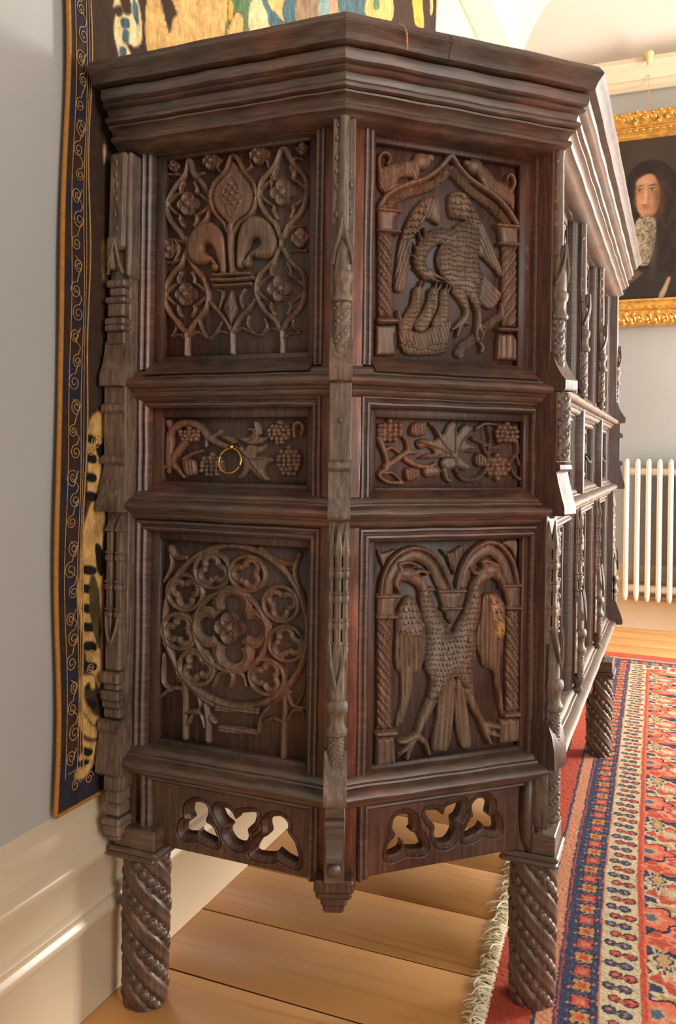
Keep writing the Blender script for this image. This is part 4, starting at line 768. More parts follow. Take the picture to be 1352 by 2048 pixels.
  ('column', [('T',[(308.5,703.8),(343.8,703.3)],4.2,4.2,14,None),('T',[(316.7,667.7),(344.4,665.5)],4,4,14,None),('T',[(316.6,490.4),(347.3,489)],4.5,4.5,14,None),('S',[(307,707.5),(343.7,707),(344.5,661.5),(316.8,664.3),(318.2,673.4),(313.3,692)],11,11.3,None),('S',[(317.4,663),(342,661.7),(344.8,493.7),(320.2,495.3)],11,11.9,('tw',26.26,0.9)),('S',[(316.5,495.2),(347.3,494.3),(347.4,484.2),(316.7,485.2)],12,6.2,None),('S',[(309.1,482.8),(347.4,482.9),(349.7,443),(309.8,443.4)],10,8.5,('ft',0.05,-1,15.2))]),
  ('corbel', [('T',[(191.7,700.2),(237.4,699.2)],4,4,14,None),('T',[(198.5,672.5),(230.8,671.8)],3.5,3.5,14,None),('S',[(190.3,702.8),(238.5,701.9),(238,695.5),(228.8,674.2),(231.8,668.9),(224.6,662.9),(224.7,655.2),(214.7,645.6),(205.9,656.3),(204.3,664),(197.1,669.5),(198.4,675.8),(190.4,696.5)],11,12.1,None)]),
  ('two_headed_eagle', [('P',[(136.2,693.3),(150.2,688.3),(163.2,661.3),(171.2,635.6),(169,595.3),(160.4,573.3),(150.6,571.6),(146.8,546.9),(141.7,522.3),(125.6,491.4),(119.5,494.5),(127.7,528.6),(127.7,568.5),(118,586.7),(117.3,636.5),(120,673.7)],9,10.5,('ft',0.03,-1,8.31)),('P',[(134.8,694.1),(150.1,689.6),(161.8,661.3),(165.1,630.9),(145.5,629.7),(120.6,636.3),(121.3,673.6)],11.5,10.5,('sc',8.96)),('T',[(138,577.7),(141.3,547.4),(128.2,498.6)],9,3.7,9.5,('ft',0.1,-1,5.55)),('P',[(173.3,645.5),(196,649.2),(213.5,631.6),(233.6,644.4),(257.8,635.2),(261.4,598.8),(255.3,573.4),(256.6,526.8),(224.8,560.5),(200.7,534.5),(186.5,526.9),(173,521.3),(179,556.7),(168.7,582.8),(169.5,615.5)],14.5,26.8,('sc',6.96)),('T',[(196.3,628.9),(178.7,660.4),(169.9,683.6),(163.9,704)],19.5,8.1,13.5,('sc',7.03)),('T',[(238.2,628.7),(251,656.3),(256.5,681.8),(257.6,705)],19.8,9.3,13.5,('sc',7.15)),('T',[(166.8,698.9),(158.1,715.6),(138.4,727.7)],8.5,10.7,13,None),('O',134.2,729.9,18.3,11.5,15),('T',[(123.2,729.5),(116,717.4),(120.9,704)],8.9,3.1,13,None),('T',[(124.5,735.7),(121.6,745.8),(138.1,747.7),(152.1,742.7)],5.2,2.6,12,None),('T',[(146.7,729.9),(157.8,734),(170.5,731)],5.8,3.2,13,None),('T',[(152.4,722.1),(166.4,724.1),(174.7,733.9)],4.8,2.1,12,None),('T',[(161.1,704.2),(178,704.7),(183.7,703.1)],4.3,2.4,12,None),('O',136.1,732.3,3.3,2.5,15.5),('T',[(257.6,702.4),(267.8,717.5),(282.5,726)],9.4,11.1,13,None),('O',287,729.2,19.8,12.5,15),('T',[(299.1,724),(308.4,711.9),(310.1,699.5)],9.6,3.4,13,None),('T',[(276.5,731.4),(260.2,726),(247.4,735)],6.1,2.8,12,None),('T',[(274.9,738.5),(271.8,745.8),(288.3,742.7),(301.9,737)],5.6,2.8,12,None),('O',291.5,730.8,3.6,2.6,15.5),('P',[(195.9,565.4),(223.3,559.3),(223.9,527.3),(221.6,489.1),(213.6,446.5),(196.4,443.4),(182.1,450.1),(189.9,492.3),(192.2,530.2)],10,7,('ft',-0.08,-1,9.73)),('P',[(226.3,556.5),(238.1,549.1),(247.4,512.2),(257.9,449.2),(239.8,443.5),(231.3,462.5),(224.3,501.6)],9,7.1,('ft',0.08,-1,11.64)),('T',[(180.9,523.6),(167.2,497.2),(156.4,473.1)],10.7,5.4,11,None),('T',[(155,473.3),(137,467.7),(124.6,467.9)],7.2,4,12.5,None),('T',[(153.6,470.9),(139.9,457.4),(128.9,451.2)],6.4,3.7,12.5,None),('T',[(153.6,472.2),(142.8,452.1),(138.8,440)],6.4,3.7,12.5,None),('T',[(156.4,473.1),(170.6,461.5),(177.9,443)],7.2,3.7,12.5,None),('O',141.3,454.7,7.2,6,12),('O',127.6,448.8,5.5,4.5,11),('T',[(247.1,535.4),(260.8,508.4),(277.6,478.2)],9.4,5.5,11,None),('T',[(277.6,478.2),(292.6,475.3),(307.2,471.2)],7,4.2,12.5,None),('T',[(278.2,476.8),(289.8,463.9),(305,458.4)],6.4,3.6,12.5,None),('T',[(277.7,475.6),(283.9,459.3),(290.7,446.9)],6.4,3.6,12.5,None),('O',295.8,463.3,6.6,5.2,12)]),
  ('eagle_wing', [('P',[(277.1,691.1),(298.2,690.7),(313.6,673.7),(316,636.8),(312.4,597.7),(309.4,558.7),(316.5,495.2),(309.9,494.5),(300.7,533.3),(294.2,562.5),(276.1,571.8),(269.9,587.8),(260.5,619.5),(268.8,652.7),(271.4,675.8)],9.5,10.1,('ft',0,-1,8.37))]),
  ('gilded_feathers', [('P',[(283.1,689.5),(299.7,690.1),(314.6,671),(315.8,631.6),(311.5,613.5),(299.4,617),(291.5,638.3),(285,664.7)],12,8.4,('sc',12.88))]),
 ],
}
APRON_HOLES = {
 'Lap': [[(190.3,327.6),(192.5,339.9),(206.3,348.6),(220.1,346.2),(224.7,335.2),(220.5,319.6),(234.3,311.8),(242.1,291.8),(224.4,293.1),(210.6,297.1),(207.0,302.9),(202.0,296.1),(180.7,293.9),(181.9,309.7),(194.3,317.9)],[(245.6,346.2),(259.0,347.7),(269.1,341.6),(275.9,332.6),(282.4,341.9),(297.1,347.4),(311.8,348.8),(307.8,332.5),(296.9,321.9),(298.4,309.1),(288.1,295.6),(273.2,295.6),(263.0,305.4),(261.9,314.0),(266.1,321.5),(252.6,329.8)],[(310.5,286.9),(320.5,309.0),(334.8,320.3),(332.3,337.0),(340.8,347.7),(355.1,351.1),(366.3,343.2),(367.4,327.8),(379.3,314.4),(385.6,288.0),(367.1,289.4),(354.4,295.4),(349.6,296.8),(340.2,288.4)]],
 'Rap': [[(106.7,295.8),(107.7,311.8),(119.5,323.4),(114.6,334.9),(117.5,350.2),(131.6,355.3),(146.1,347.5),(148.6,331.3),(145.4,326.0),(157.7,318.4),(166.4,298.3),(145.2,299.3),(135.6,303.1),(132.3,312.8),(127.7,300.1)],[(171.7,353.9),(189.6,352.8),(202.9,343.6),(207.7,354.6),(220.9,358.6),(235.9,358.6),(229.5,339.8),(221.3,333.6),(222.6,315.8),(211.8,301.4),(195.3,303.0),(186.9,315.4),(188.4,328.2),(177.4,341.5)],[(240.8,303.6),(253.2,330.4),(258.3,332.7),(255.6,350.8),(264.6,360.5),(278.3,360.4),(287.8,349.3),(285.7,331.7),(297.2,325.5),(301.0,305.5),(286.1,307.7),(278.1,311.9),(274.9,319.2),(268.9,310.3)]],
}

DOORS = {  # recess of every carved panel: u0, u1, z0, z1
    'Lup': (LF, .112, .402, .125, .388, 1.0735, 1.4005, 'up', 'door'), 'Lmid': (LF, .103, .402, .128, .390, .868, .973, 'mid', 'drawer'), 'Llow': (LF, .104, .402, .126, .394, .440, .771, 'low', 'door'),
    'Rup': (RF, .061, .346, .071, .330, 1.0645, 1.397, 'up', 'carved_panel'), 'Rmid': (RF, .066, .362, .077, .343, .866, .974, 'mid', 'carved_panel'), 'Rlow': (RF, .070, .366, .079, .344, .437, .781, 'low', 'carved_panel')}
side_frame(LF, 'L', .070, .4515, .108, .402, (OAK_V, OAK_RED))
side_frame(RF, 'R', .012, .383, .064, .352, (OAK_RED, OAK_RED))
PART_MAT = {'gilded_feathers': OAK_GILT, 'rosette': OAK_CARVE, 'grape_cluster': OAK_CARVE}
PART_LABEL = {'gilded_feathers': 'upper wing feathers with flaking orange gilding'}
for key, (face, a0, a1, u0, u1, z0, z1, lv, nm) in DOORS.items():
    zb, zt = LEVELS[lv]
    mb = MB()
    mb.add(*cbox(a0, a1, -.070, -.0585, zb, zt, .001))
    for q in ((a0 - .004, u0, zb, zt), (u1, a1 + .004, zb, zt), (u0 - .002, u1 + .002, z1, zt + .002), (u0 - .002, u1 + .002, zb, z0)):
        mb.add(*cbox(q[0], q[1], -.066, -.0455, q[2], q[3], .0012))
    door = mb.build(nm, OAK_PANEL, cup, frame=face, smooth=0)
    clip = (u0 * 1000 - 1, u1 * 1000 + 1, z0 * 1000 - 1, z1 * 1000 + 1)
    for name, shapes in CARVE[key]:
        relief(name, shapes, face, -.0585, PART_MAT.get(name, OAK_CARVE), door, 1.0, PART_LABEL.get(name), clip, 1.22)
    if key == 'Lmid':
        ring = MB()
        c = np.array([.2605, -.036, .9035]); th = np.linspace(0, 2 * PI, 40, endpoint=False)
        ring.add(*tube(np.column_stack([c[0] + .0198 * np.cos(th), c[1] + .004 * np.sin(th) * -1, c[2] + .0198 * np.sin(th)]), .0022, 8, True))
        rp = ring.build('ring_pull', BRASS, door, frame=LF, smooth=60); rp['label'] = 'small brass ring pull'
        MB().add(*lathe(0, 0, [(0, .0), (.006, .001), (.0075, .004), (.005, .008), (.0035, .012), (.005, .016), (.0042, .020), (0, .022)], 14)).build('boss', BRASS, rp,
            frame=lambda V: LF(np.column_stack([.2635 + V[:, 0], -.052 + V[:, 2], .9255 + V[:, 1]])), smooth=60)

# ---- pierced aprons
def apron(key, face, u0, u1, z0, z1):
    res = .9
    us = np.arange(u0 * 1000, u1 * 1000 + res, res); vs = np.arange(z0 * 1000, z1 * 1000 + res, res); U, V = np.meshgrid(us, vs)
    S = np.full(U.shape, 1e3)
    for h in APRON_HOLES[key]:
        S = np.minimum(S, sd_poly(U, V, catmull(h, True, n=5)))
    # board = outside of the holes; carved hollow round every hole
    ins = S > 0
    t0, t1 = .142 if key == 'Lap' else .095, .392 if key == 'Lap' else .318
    fieldm = np.minimum(np.minimum(U - (u0 * 1000 + 20), (u1 * 1000 - 20) - U), np.minimum(V - (z0 * 1000 + 9), (z1 * 1000 - 6) - V))
    depth = np.where(S < 7, -7 * (1 - np.clip(S / 7, 0, 1)) ** .8, 0)
    gr = 3.0 * np.exp(-((S - 9.5) / 1.1) ** 2) 
    blank = 0
    nn = -.038 + .001 * (depth - gr - blank)
    gv, gu = np.gradient(S, res); gl = np.sqrt(gu ** 2 + gv ** 2) + 1e-6
    k = np.where(ins, 0, np.clip(-S, 0, res * 1.5)); Ux = U + k * gu / gl; Vx = V + k * gv / gl
    nn = np.where(ins, nn, -.060)
    q = ins[:-1, :-1] | ins[1:, :-1] | ins[:-1, 1:] | ins[1:, 1:]
    F = grid_faces(*U.shape)[q.ravel()]
    mb = MB().add(np.column_stack([Ux.ravel() * .001, nn.ravel(), Vx.ravel() * .001]), F)
    o = mb.build('pierced_apron', OAK_V, cup, frame=face, smooth=50)
    # back side of the board and lower edge
    nb = np.where(ins, -.060, -.0605)
    MB().add(np.column_stack([Ux.ravel() * .001, nb.ravel(), Vx.ravel() * .001]), F[:, ::-1]).build('apron_back', OAK_INNER, o, frame=face, smooth=0)
    MB().add(*cbox(u0, u1, -.060, -.0385, z0 - .0015, z0 + .001, .0008)).build('lower_edge', OAK_V, o, frame=face, smooth=0)
    roll_frame(u0 + .012, u1 - .012, z0 - .002, z1 + .002, sill=False).build('apron_moulding', OAK_H, o, frame=face, smooth=45)
apron('Lap', LF, .112, .418, .270, .372)
apron('Rap', RF, .058, .358, .272, .372)

# ---- front: three bays
FPY = [V2[1], .707, 1.153, V3[1]]
FU0, FU1 = plan(-.03)[2][1], plan(-.03)[3][1]
for z0, z1 in ((1.407, 1.44), (.988, 1.052), (.785, .848), (.372, .415)):
    MB().add(*cbox(FU0, FU1, -.07, -.0335, z0 + .004, z1 - .004, .001)).build('rail', OAK_H, cup, frame=FF, smooth=0)
for b in range(3):
    a, c = FPY[b] + (.035 if b == 0 else .022), FPY[b + 1] - (.035 if b == 2 else .022)
    MB().add(*cbox(a - .03, a + .005, -.07, -.030, .30, 1.44, .0015)).build('stile', OAK_RED, cup, frame=FF, smooth=0)
    MB().add(*cbox(c - .005, c + .03, -.07, -.030, .30, 1.44, .0015)).build('stile', OAK_RED, cup, frame=FF, smooth=0)
    for lv, (z0, z1) in LEVELS.items():
        o0, o1 = a + .022, c - .022
        roll_frame(o0, o1, z0, z1).build('panel_moulding', OAK_H, cup, frame=FF, smooth=45)
        mb = MB().add(*cbox(o0, o1, -.070, -.0585, z0, z1, .001))
        for q in ((o0 - .004, o0 + .014, z0, z1), (o1 - .014, o1 + .004, z0, z1), (o0, o1, z1 - .012, z1 + .002), (o0, o1, z0, z0 + .014)):
            mb.add(*cbox(q[0], q[1], -.066, -.0455, q[2], q[3], .0012))
        d = mb.build('drawer' if lv == 'mid' else 'door', OAK_PANEL, cup, frame=FF, smooth=0)
        nu, nv = int((o1 - o0 - .03) / .0025), int((z1 - z0 - .03) / .0025)
        us, vs = np.linspace(o0 + .015, o1 - .015, nu), np.linspace(z0 + .016, z1 - .014, nv); U, V = np.meshgrid(us, vs)
        h = vnoise(U * 95, V * 95, b + 5) * .65 + vnoise(U * 190, V * 190, b + 9) * .35
        h = np.clip((h - .38) * 4, 0, 1) * .011
        MB().add(np.column_stack([U.ravel(), -.0588 + h.ravel(), V.ravel()]), grid_faces(nv, nu)).build('foliage_carving', OAK_CARVE, d, frame=FF, smooth=180)
        if lv == 'mid':
            yy = (o0 + o1) / 2 + .05; L_ = .045
            P = catmull([(yy - L_, -.045, .925), (yy - L_, -.032, .918), (yy - L_ * .5, -.026, .907), (yy + L_ * .5, -.026, .907), (yy + L_, -.032, .918), (yy + L_, -.045, .925)], n=6)
            MB().add(*tube(P, .0035, 8)).build('bail_handle', IRON, d, frame=FF)
    MB().add(*cbox(a, c, -.062, -.038, .30, .385, .0015)).build('front_apron', OAK_V, cup, frame=FF, smooth=0)
# far canted side and right side: plain framed panels
for z0, z1 in LEVELS.values():
    roll_frame(.064, .345, z0, z1).build('panel_moulding', OAK_H, cup, frame=R2F, smooth=45)
MB().add(*cbox(.0, .39, -.07, -.0465, .28, 1.44, .001)).build('far_canted_frame', OAK_V, cup, frame=R2F, smooth=0)
MB().add(*cbox(.07, XR - .01, 2 * YC - .07, 2 * YC - .035, .28, 1.44, .001)).build('right_side_frame', OAK_V, cup, smooth=0)

# ------------------------------------------------------------------ buttress posts
def twist_col(cu, cn, z0, z1, r, pitch, starts, nth=48, nz=90, a0=0.0, a1=PI, amp=.12, hand=1, bead=True):
    full = abs(a1 - a0 - 2 * PI) < 1e-6
    th = np.linspace(a0, a1, nth + 1)[: nth if full else nth + 1]; zs = np.linspace(z0, z1, nz); T, Z = np.meshgrid(th, zs)
    ph = starts * T / (2 * PI) * hand + Z / pitch; f = ph - np.floor(ph)
    roll = .78 * np.clip(np.sin(PI * np.clip(f / .56, 0, 1)) * 1.5, 0, 1) ** .7 - .12 * np.sin(PI * np.clip(f / .56, 0, 1)) ** 4
    sl = pitch * starts / (2 * PI) / r; arc = (T * r - hand * Z * sl) / math.hypot(1, sl) / (pitch * .40 / math.hypot(1, sl)); g = arc - np.floor(arc)
    bd = 1.05 * np.sqrt(np.maximum(0, 1 - ((f - .78) / .19) ** 2 - ((g - .5) / .5) ** 2)) if bead else 0
    R_ = r * (1 - amp) + r * amp * np.where(f < .56, roll, bd)
    V = np.stack([cu + R_ * np.cos(T), cn + R_ * np.sin(T), Z], -1).reshape(-1, 3)
    m = len(th); i, j = np.meshgrid(np.arange(nz - 1), np.arange(m if full else m - 1), indexing='ij')
    a = i * m + j; b = i * m + (j + 1) % m
    return V, np.stack([a, b, b + m, a + m], -1).reshape(-1, 4)

def setoff(prof, w):
    return prism(prof[::-1], -w, w, 2)

def buttress(face, w=.0168, mid='plain', low='shafts', z_low=.405, mats=(OAK_POST, OAK_POST), tiers=(1, 1, 1, 1), seed=0, dn=0.0, body=None, pend=False, so=1.0):
    up_m, lo_m = mats
    f = face if not dn else (lambda V: face(V + np.array([0, dn, 0])))
    mb = MB()
    if tiers[0]:
        mb.add(*cbox(-w, w, -.06, -.016, 1.06, 1.428, .0015))
        if not pend: mb.add(*setoff([(-.06, 1.020), (.010, 1.024), (.012, 1.027), (.012, 1.0405), (.004, 1.050), (-.006, 1.066), (-.014, 1.088), (-.06, 1.088)], w))
    if tiers[1]:
        mb.add(*cbox(-w * .97, w * .97, -.06, -.003, .86, 1.022, .0012))
        mb.add(*setoff([(-.06, .893), (.002, .893), (.005, .897), (.004, .904), (-.003, .909), (-.06, .909)], w))
        if mid == 'bands': mb.add(*setoff([(-.06, .978), (.002, .978), (.005, .982), (.003, .990), (-.003, .994), (-.06, .994)], w))
        mb.add(*setoff([(-.06, .820), (.011, .822), (.013, .825), (.0125, .8365), (.008, .850), (.001, .875), (-.003, .893), (-.06, .893)], w * .97))
    if tiers[2]:
        mb.add(*cbox(-w * .92, w * .92, -.06, -.020, .44, .822, .0012))
        if not pend: mb.add(*setoff([(-.06, z_low), (.009 * so, z_low), (.011 * so, z_low + .003), (.011 * so, z_low + .012), (.006 * so, z_low + .03), (-.004, z_low + .055), (-.012, z_low + .075), (-.06, z_low + .075)], w))
    b = mb.build('buttress', body or up_m, cup, frame=f, smooth=35, wob=.0005)
    rnd = random.Random(seed)
    if tiers[0]:
        # crocketed pinnacle
        p = MB().add(*lathe(0, -.016, [(.0085, 1.246), (.0092, 1.28), (.0082, 1.34), (.0074, 1.40), (.0085, 1.412), (.0105, 1.420), (.008, 1.4275), (0, 1.429)], 6, 0, PI))
        for k_ in range(7):
            z = 1.272 + .0215 * k_
            for sx in (-1, 1):
                if rnd.random() < .8: q_ = rnd.uniform(.55, 1.05); p.add(*ball((sx * .0098 + rnd.uniform(-.001, .001), -.0165, z + rnd.uniform(-.004, .004)), (.0042 * q_, .0050 * q_, .0068 * q_), 8, 5))
        p.add(*ball((0, -.011, 1.421), (.0095, .006, .007), 10, 6))
        p.build('pinnacle', up_m, b, frame=f, smooth=60)
        g = MB().add(*lathe(0, -.014, [(.0125, 1.186), (.0125, 1.214), (.009, 1.236), (.004, 1.262), (.0, 1.272)], 6, 0, PI))
        for sx in (-1, 1): g.add(*tube(catmull([(sx * .0145, -.010, 1.196), (sx * .011, -.003, 1.217), (sx * .005, -.0005, 1.235), (sx * .001, -.001, 1.262)], n=5), [.0028] * 16, 6))
        g.add(*ball((0, -.006, 1.246), (.006, .007, .016), 8, 8)).build('gablet', up_m, b, frame=f, smooth=50)
        MB().add(*lathe(0, -.014, [(.0128, 1.140), (.0158, 1.142), (.0162, 1.147), (.0135, 1.151), (.0112, 1.158), (.012, 1.168), (.0148, 1.172), (.0158, 1.177), (.0158, 1.183), (.0125, 1.187)], 12, 0, PI)).build('capital', up_m, b, frame=f, smooth=40)
        MB().add(*twist_col(0, -.016, 1.068, 1.143, .0135, .026, 3, 26, 60, amp=.22)).add(*ball((0, -.014, 1.068), (.011, .012, .012), 12, 8)).build('twisted_shaft', up_m, b, frame=f, smooth=180)
    for zt, on in ((1.072, tiers[0]), (.450, tiers[2])):
        if pend and on:
            MB().add(*lathe(0, -.014, [(0, zt - .036), (.006, zt - .035), (.0085, zt - .028), (.0115, zt - .026), (.0115, zt - .021), (.007, zt - .018), (.009, zt - .010), (.0125, zt - .004), (.013, zt)], 12)).build('turned_pendant', up_m, b, frame=f, smooth=45)
    if mid == 'twist' and tiers[1]:
        MB().add(*twist_col(0, -.006, .910, 1.020, .0158, .030, 3, 30, 110, amp=.2)).build('twisted_shaft', lo_m, b, frame=f, smooth=180)
    if mid == 'peg' and tiers[1]:
        MB().add(*ball((0, -.003, .966), (.005, .0025, .005), 10, 6)).build('peg', up_m, b, frame=f, smooth=60)
    if tiers[2]:
        p = MB()
        for cx in (-.0098, 0, .0098):
            front = -.020 if cx else -.014
            p.add(*lathe(cx, front, [(.0052, .612), (.0048, .66), (.0046, .74), (.0052, .765), (.0072, .768), (.0070, .776), (.0042, .792), (.001, .812), (0, .813)], 6))
            for zr in (.744, .708, .668, .632):
                p.add(*lathe(cx, front, [(.0048, zr - .013), (.0066, zr - .008), (.0066, zr - .002), (.0054, zr), (.0068, zr + .002), (.0068, zr + .005), (.0046, zr + .007)], 6))
        p.build('pinnacle', lo_m, b, frame=f, smooth=35)
        g = MB().add(*lathe(0, -.016, [(.0125, .548), (.0125, .585), (.0105, .615), (.007, .64)], 6, 0, PI))
        for sx in (-1, 1): g.add(*tube(catmull([(sx * .011, -.006, .638), (sx * .009, -.002, .612), (sx * .004, .0, .588), (0, .001, .572)], n=5), .0024, 6))
        g.build('gablet', lo_m, b, frame=f, smooth=40)
        MB().add(*lathe(0, -.014, [(.0132, .502), (.0168, .505), (.0172, .511), (.0140, .515), (.0120, .522), (.0128, .534), (.0160, .538), (.0172, .544), (.0165, .551), (.0128, .555)], 12, 0, PI)).build('capital', lo_m, b, frame=f, smooth=40)
        MB().add(*twist_col(0, -.014, .446, .504, .0128, .022, 4, 30, 60, amp=.2)).add(*ball((0, -.014, .446), (.0105, .012, .014), 12, 8)).build('carved_shaft', lo_m, b, frame=f, smooth=180)
    return b

# ridge between left side and near canted side
rb = buttress(PF_RIDGE, .0168, mid='peg', seed=1)
pn = MB().add(*cbox(-.015, .015, -.06, -.006, .286, .405, .0012)).add(*setoff([(-.03, .372), (-.001, .372), (.003, .375), (.002, .381), (-.006, .384), (-.03, .384)], .0145)) \
    .add(*setoff([(-.03, .318), (.001, .319), (.004, .322), (.003, .328), (-.002, .332), (-.006, .350), (-.004, .372), (-.03, .372)], .0120)).add(*ball((0, -.004, .308), (.0095, .008, .0105), 14, 8))
pn.build('apron_block', OAK_H, rb, frame=PF_RIDGE, smooth=40)
pe = MB()
for (w, z0, z1, n1) in ((.030, .268, .288, -.010), (.027, .2585, .270, -.012), (.0195, .246, .262, -.016)):
    pe.add(*cbox(-w, w, -.075, n1, z0, z1, .004))
pe.add(*cbox(-.016, .016, -.070, -.018, .236, .250, .004))
pe.build('pendant', OAK_V, rb, frame=PF_RIDGE, smooth=30)

# near front corner
cb = buttress(PF_CORNER, .0185, mid='twist', seed=2, z_low=.412, dn=.002, body=OAK_V, so=.15)
MB().add(*twist_col(0, -.012, .330, .412, .0145, .026, 3, 30, 70, amp=.2)).add(*cbox(-.017, .017, -.055, -.010, .31, .41, .003)).add(*lathe(0, -.012, [(.0, .318), (.012, .322), (.0165, .328), (.0150, .333)], 12, 0, PI)).build('corner_shaft', OAK_POST, cb, frame=PF_CORNER, smooth=180)
br = np.array([(-.009, .400), (-.011, .330), (-.0095, .300), (-.0075, .284), (-.0035, .264), (-.0015, .272), (.0005, .300), (.0025, .296), (.005, .320), (.006, .40)])
Vb = np.concatenate([np.column_stack([br[:, 0] - .020, np.full(len(br), nn), br[:, 1]]) for nn in (-.052, -.034)]); m_ = len(br)
MB().add(Vb, [tuple(range(m_)), tuple(range(2 * m_ - 1, m_ - 1, -1))] + [(i, i + m_, (i + 1) % m_ + m_, (i + 1) % m_) for i in range(m_)]).build('broken_bracket', OAK_LEG, cb, frame=PF_CORNER, smooth=0)
# front posts
for i, yv in enumerate(FPY[1:3]):
    pf = Face((XF, yv), (0, 1), (1, 0))
    buttress(pf, .0160, tiers=(1, 0, 0, 0), seed=4 + i, dn=-.004, body=OAK_V, pend=True)
    fb = buttress(pf, .0160, tiers=(0, 0, 1, 0), seed=4 + i, dn=-.004, body=OAK_V, pend=True)
    MB().add(*cbox(-.012, .012, -.06, -.012, .84, 1.03, .001)).build('mullion', OAK_H, fb, frame=pf, smooth=0)
buttress(PF_FAR, .0185, mid='bands', seed=9, dn=.002, body=OAK_V)

# back post beside the wall: worn blocks and set-offs, no shaft
PB = Face((.0655, 0), (1, 0), (0, -1))
w = .0215
mb = MB().add(*cbox(-w + .003, w - .006, -.05, .004, 1.245, 1.405, .005)).add(*cbox(w - .010, w + .002, -.05, -.002, 1.20, 1.405, .004))
mb.add(*cbox(-w, w - .002, -.05, -.012, 1.06, 1.25, .002))
mb.add(*setoff([(-.05, 1.020), (.013, 1.022), (.0145, 1.026), (.0145, 1.040), (.006, 1.060), (.001, 1.085), (.0, 1.096), (-.05, 1.096)], w * .96))
mb.add(*cbox(-w, w, -.05, .001, .86, 1.022, .0015))
for z in (.979, .895): mb.add(*setoff([(-.05, z), (.006, z), (.009, z + .003), (.009, z + .011), (.003, z + .015), (-.05, z + .015)], w * .97))
mb.add(*setoff([(-.05, .816), (.016, .817), (.018, .821), (.017, .836), (.011, .852), (.004, .880), (.001, .895), (-.05, .895)], w * .97))
mb.add(*cbox(-w, w, -.05, -.012, .44, .82, .0015))
mb.add(*setoff([(-.05, .388), (.008, .388), (.011, .392), (.011, .400), (.006, .43), (.0, .462), (-.05, .462)], w))
mb.add(*setoff([(-.05, .458), (.006, .458), (.0075, .461), (.0075, .471), (.002, .475), (-.05, .475)], w * .95))
bp = mb.build('back_buttress', OAK_POST, cup, frame=PB, smooth=35, wob=.0014)
p = MB()
for k_ in range(7): p.add(*ball((-.0015 + .0012 * math.sin(k_ * 2.1), .0028, 1.262 + .0215 * k_ + .003 * math.sin(k_ * 5)), (.0034 + .001 * math.sin(k_ * 3), .0035, .0065), 8, 5))
for sx in (-1, 1): p.add(*tube(catmull([(sx * .0145 - .002, .002, 1.206), (sx * .009 - .002, .006, 1.226), (-.002, .006, 1.262)], n=5), .003, 6))
p.add(*cbox(-.019, -.002, -.02, .008, 1.213, 1.268, .004)).build('pinnacle', OAK_POST, bp, frame=PB, smooth=50)
c_ = MB()
for z0, z1, ww, n1 in ((1.184, 1.196, .0185, .006), (1.170, 1.184, .015, .002), (1.158, 1.168, .0195, .007), (1.136, 1.158, .0165, .004), (1.122, 1.134, .0195, .007), (1.112, 1.122, .019, .008), (1.09, 1.112, .018, .003)):
    c_.add(*cbox(-ww, ww, -.045, n1, z0, z1, .0025))
c_.build('capital', OAK_POST, bp, frame=PB, smooth=30)
p = MB()
for sx in (-1, 1):
    cx = sx * .0095
    p.add(*cbox(cx - .0055, cx + .0055, -.02, -.001, .60, .785, .0015))
    p.add(np.array([(cx - .0075, -.018, .785), (cx + .0075, -.018, .785), (cx + .0075, .001, .785), (cx - .0075, .001, .785), (cx, -.009, .815)]), [(0, 1, 4), (1, 2, 4), (2, 3, 4), (3, 0, 4)])
    for zr in (.748, .700, .655): p.add(*cbox(cx - .0075, cx + .0075, -.02, .001, zr - .012, zr - .002, .002)).add(*cbox(cx - .0072, cx + .0072, -.02, .0008, zr, zr + .004, .001))
for sx in (-1, 1): p.add(*tube(catmull([(sx * .012, .001, .645), (sx * .008, .004, .62), (0, .005, .60)], n=5), .0028, 6))
p.add(*cbox(-.016, .016, -.02, .0, .555, .61, .004)).build('pinnacle', OAK_POST, bp, frame=PB, smooth=30)
c_ = MB()
for z0, z1, ww, n1 in ((.536, .555, .0185, .008), (.524, .536, .0155, .003), (.508, .524, .0185, .007), (.495, .508, .0175, .004), (.478, .495, .0165, .0)):
    c_.add(*cbox(-ww, ww, -.045, n1, z0, z1, .003))
c_.build('capital', OAK_POST, bp, frame=PB, smooth=30)
c_ = MB()
for z0, z1, ww, n1 in ((.360, .388, .0165, .004), (.338, .362, .0145, .0), (.318, .338, .0145, .001), (.304, .316, .0185, .006), (.286, .306, .0170, .003), (.276, .288, .013, -.003)):
    c_.add(*cbox(-ww + .004, ww + .004, -.04, n1, z0, z1, .004))
c_.build('bracket', OAK_POST, bp, frame=PB, smooth=30, wob=.0006)

# ------------------------------------------------------------------ legs
LEG_H = .262
V_, F_ = twist_col(0, 0, .0, LEG_H, .0410, .064, 4, 180, 220, PI / 2, 2.5 * PI, amp=.125, hand=1)
zz = V_[:, 2]; s_ = np.where(zz < .02, .93 + .07 * zz / .02, 1.0) * (1 - .02 * np.sin(zz * 30)); V_[:, 0] *= s_; V_[:, 1] *= s_
n0 = len(V_); th_n = 180
cap = [tuple(range(th_n))[::-1]]
legs = [((.104, .052), 0.0), ((.703, .302), .0085), ((.703, 2 * YC - .302), .0085), ((.104, 2 * YC - .052), 0.0)]
lg = None
for (x, y_), z in legs:
    if lg is None:
        lg = MB().add(V_, F_).add(V_[:th_n], cap).build('leg', OAK_LEG, cup, frame=lambda V: V + np.array([x, y_, 0]), smooth=180, origin=np.array([x, y_, 0]))
        o = lg
    else:
        o = dup(lg, cup, np.array([x, y_, z]))
    cw = .046
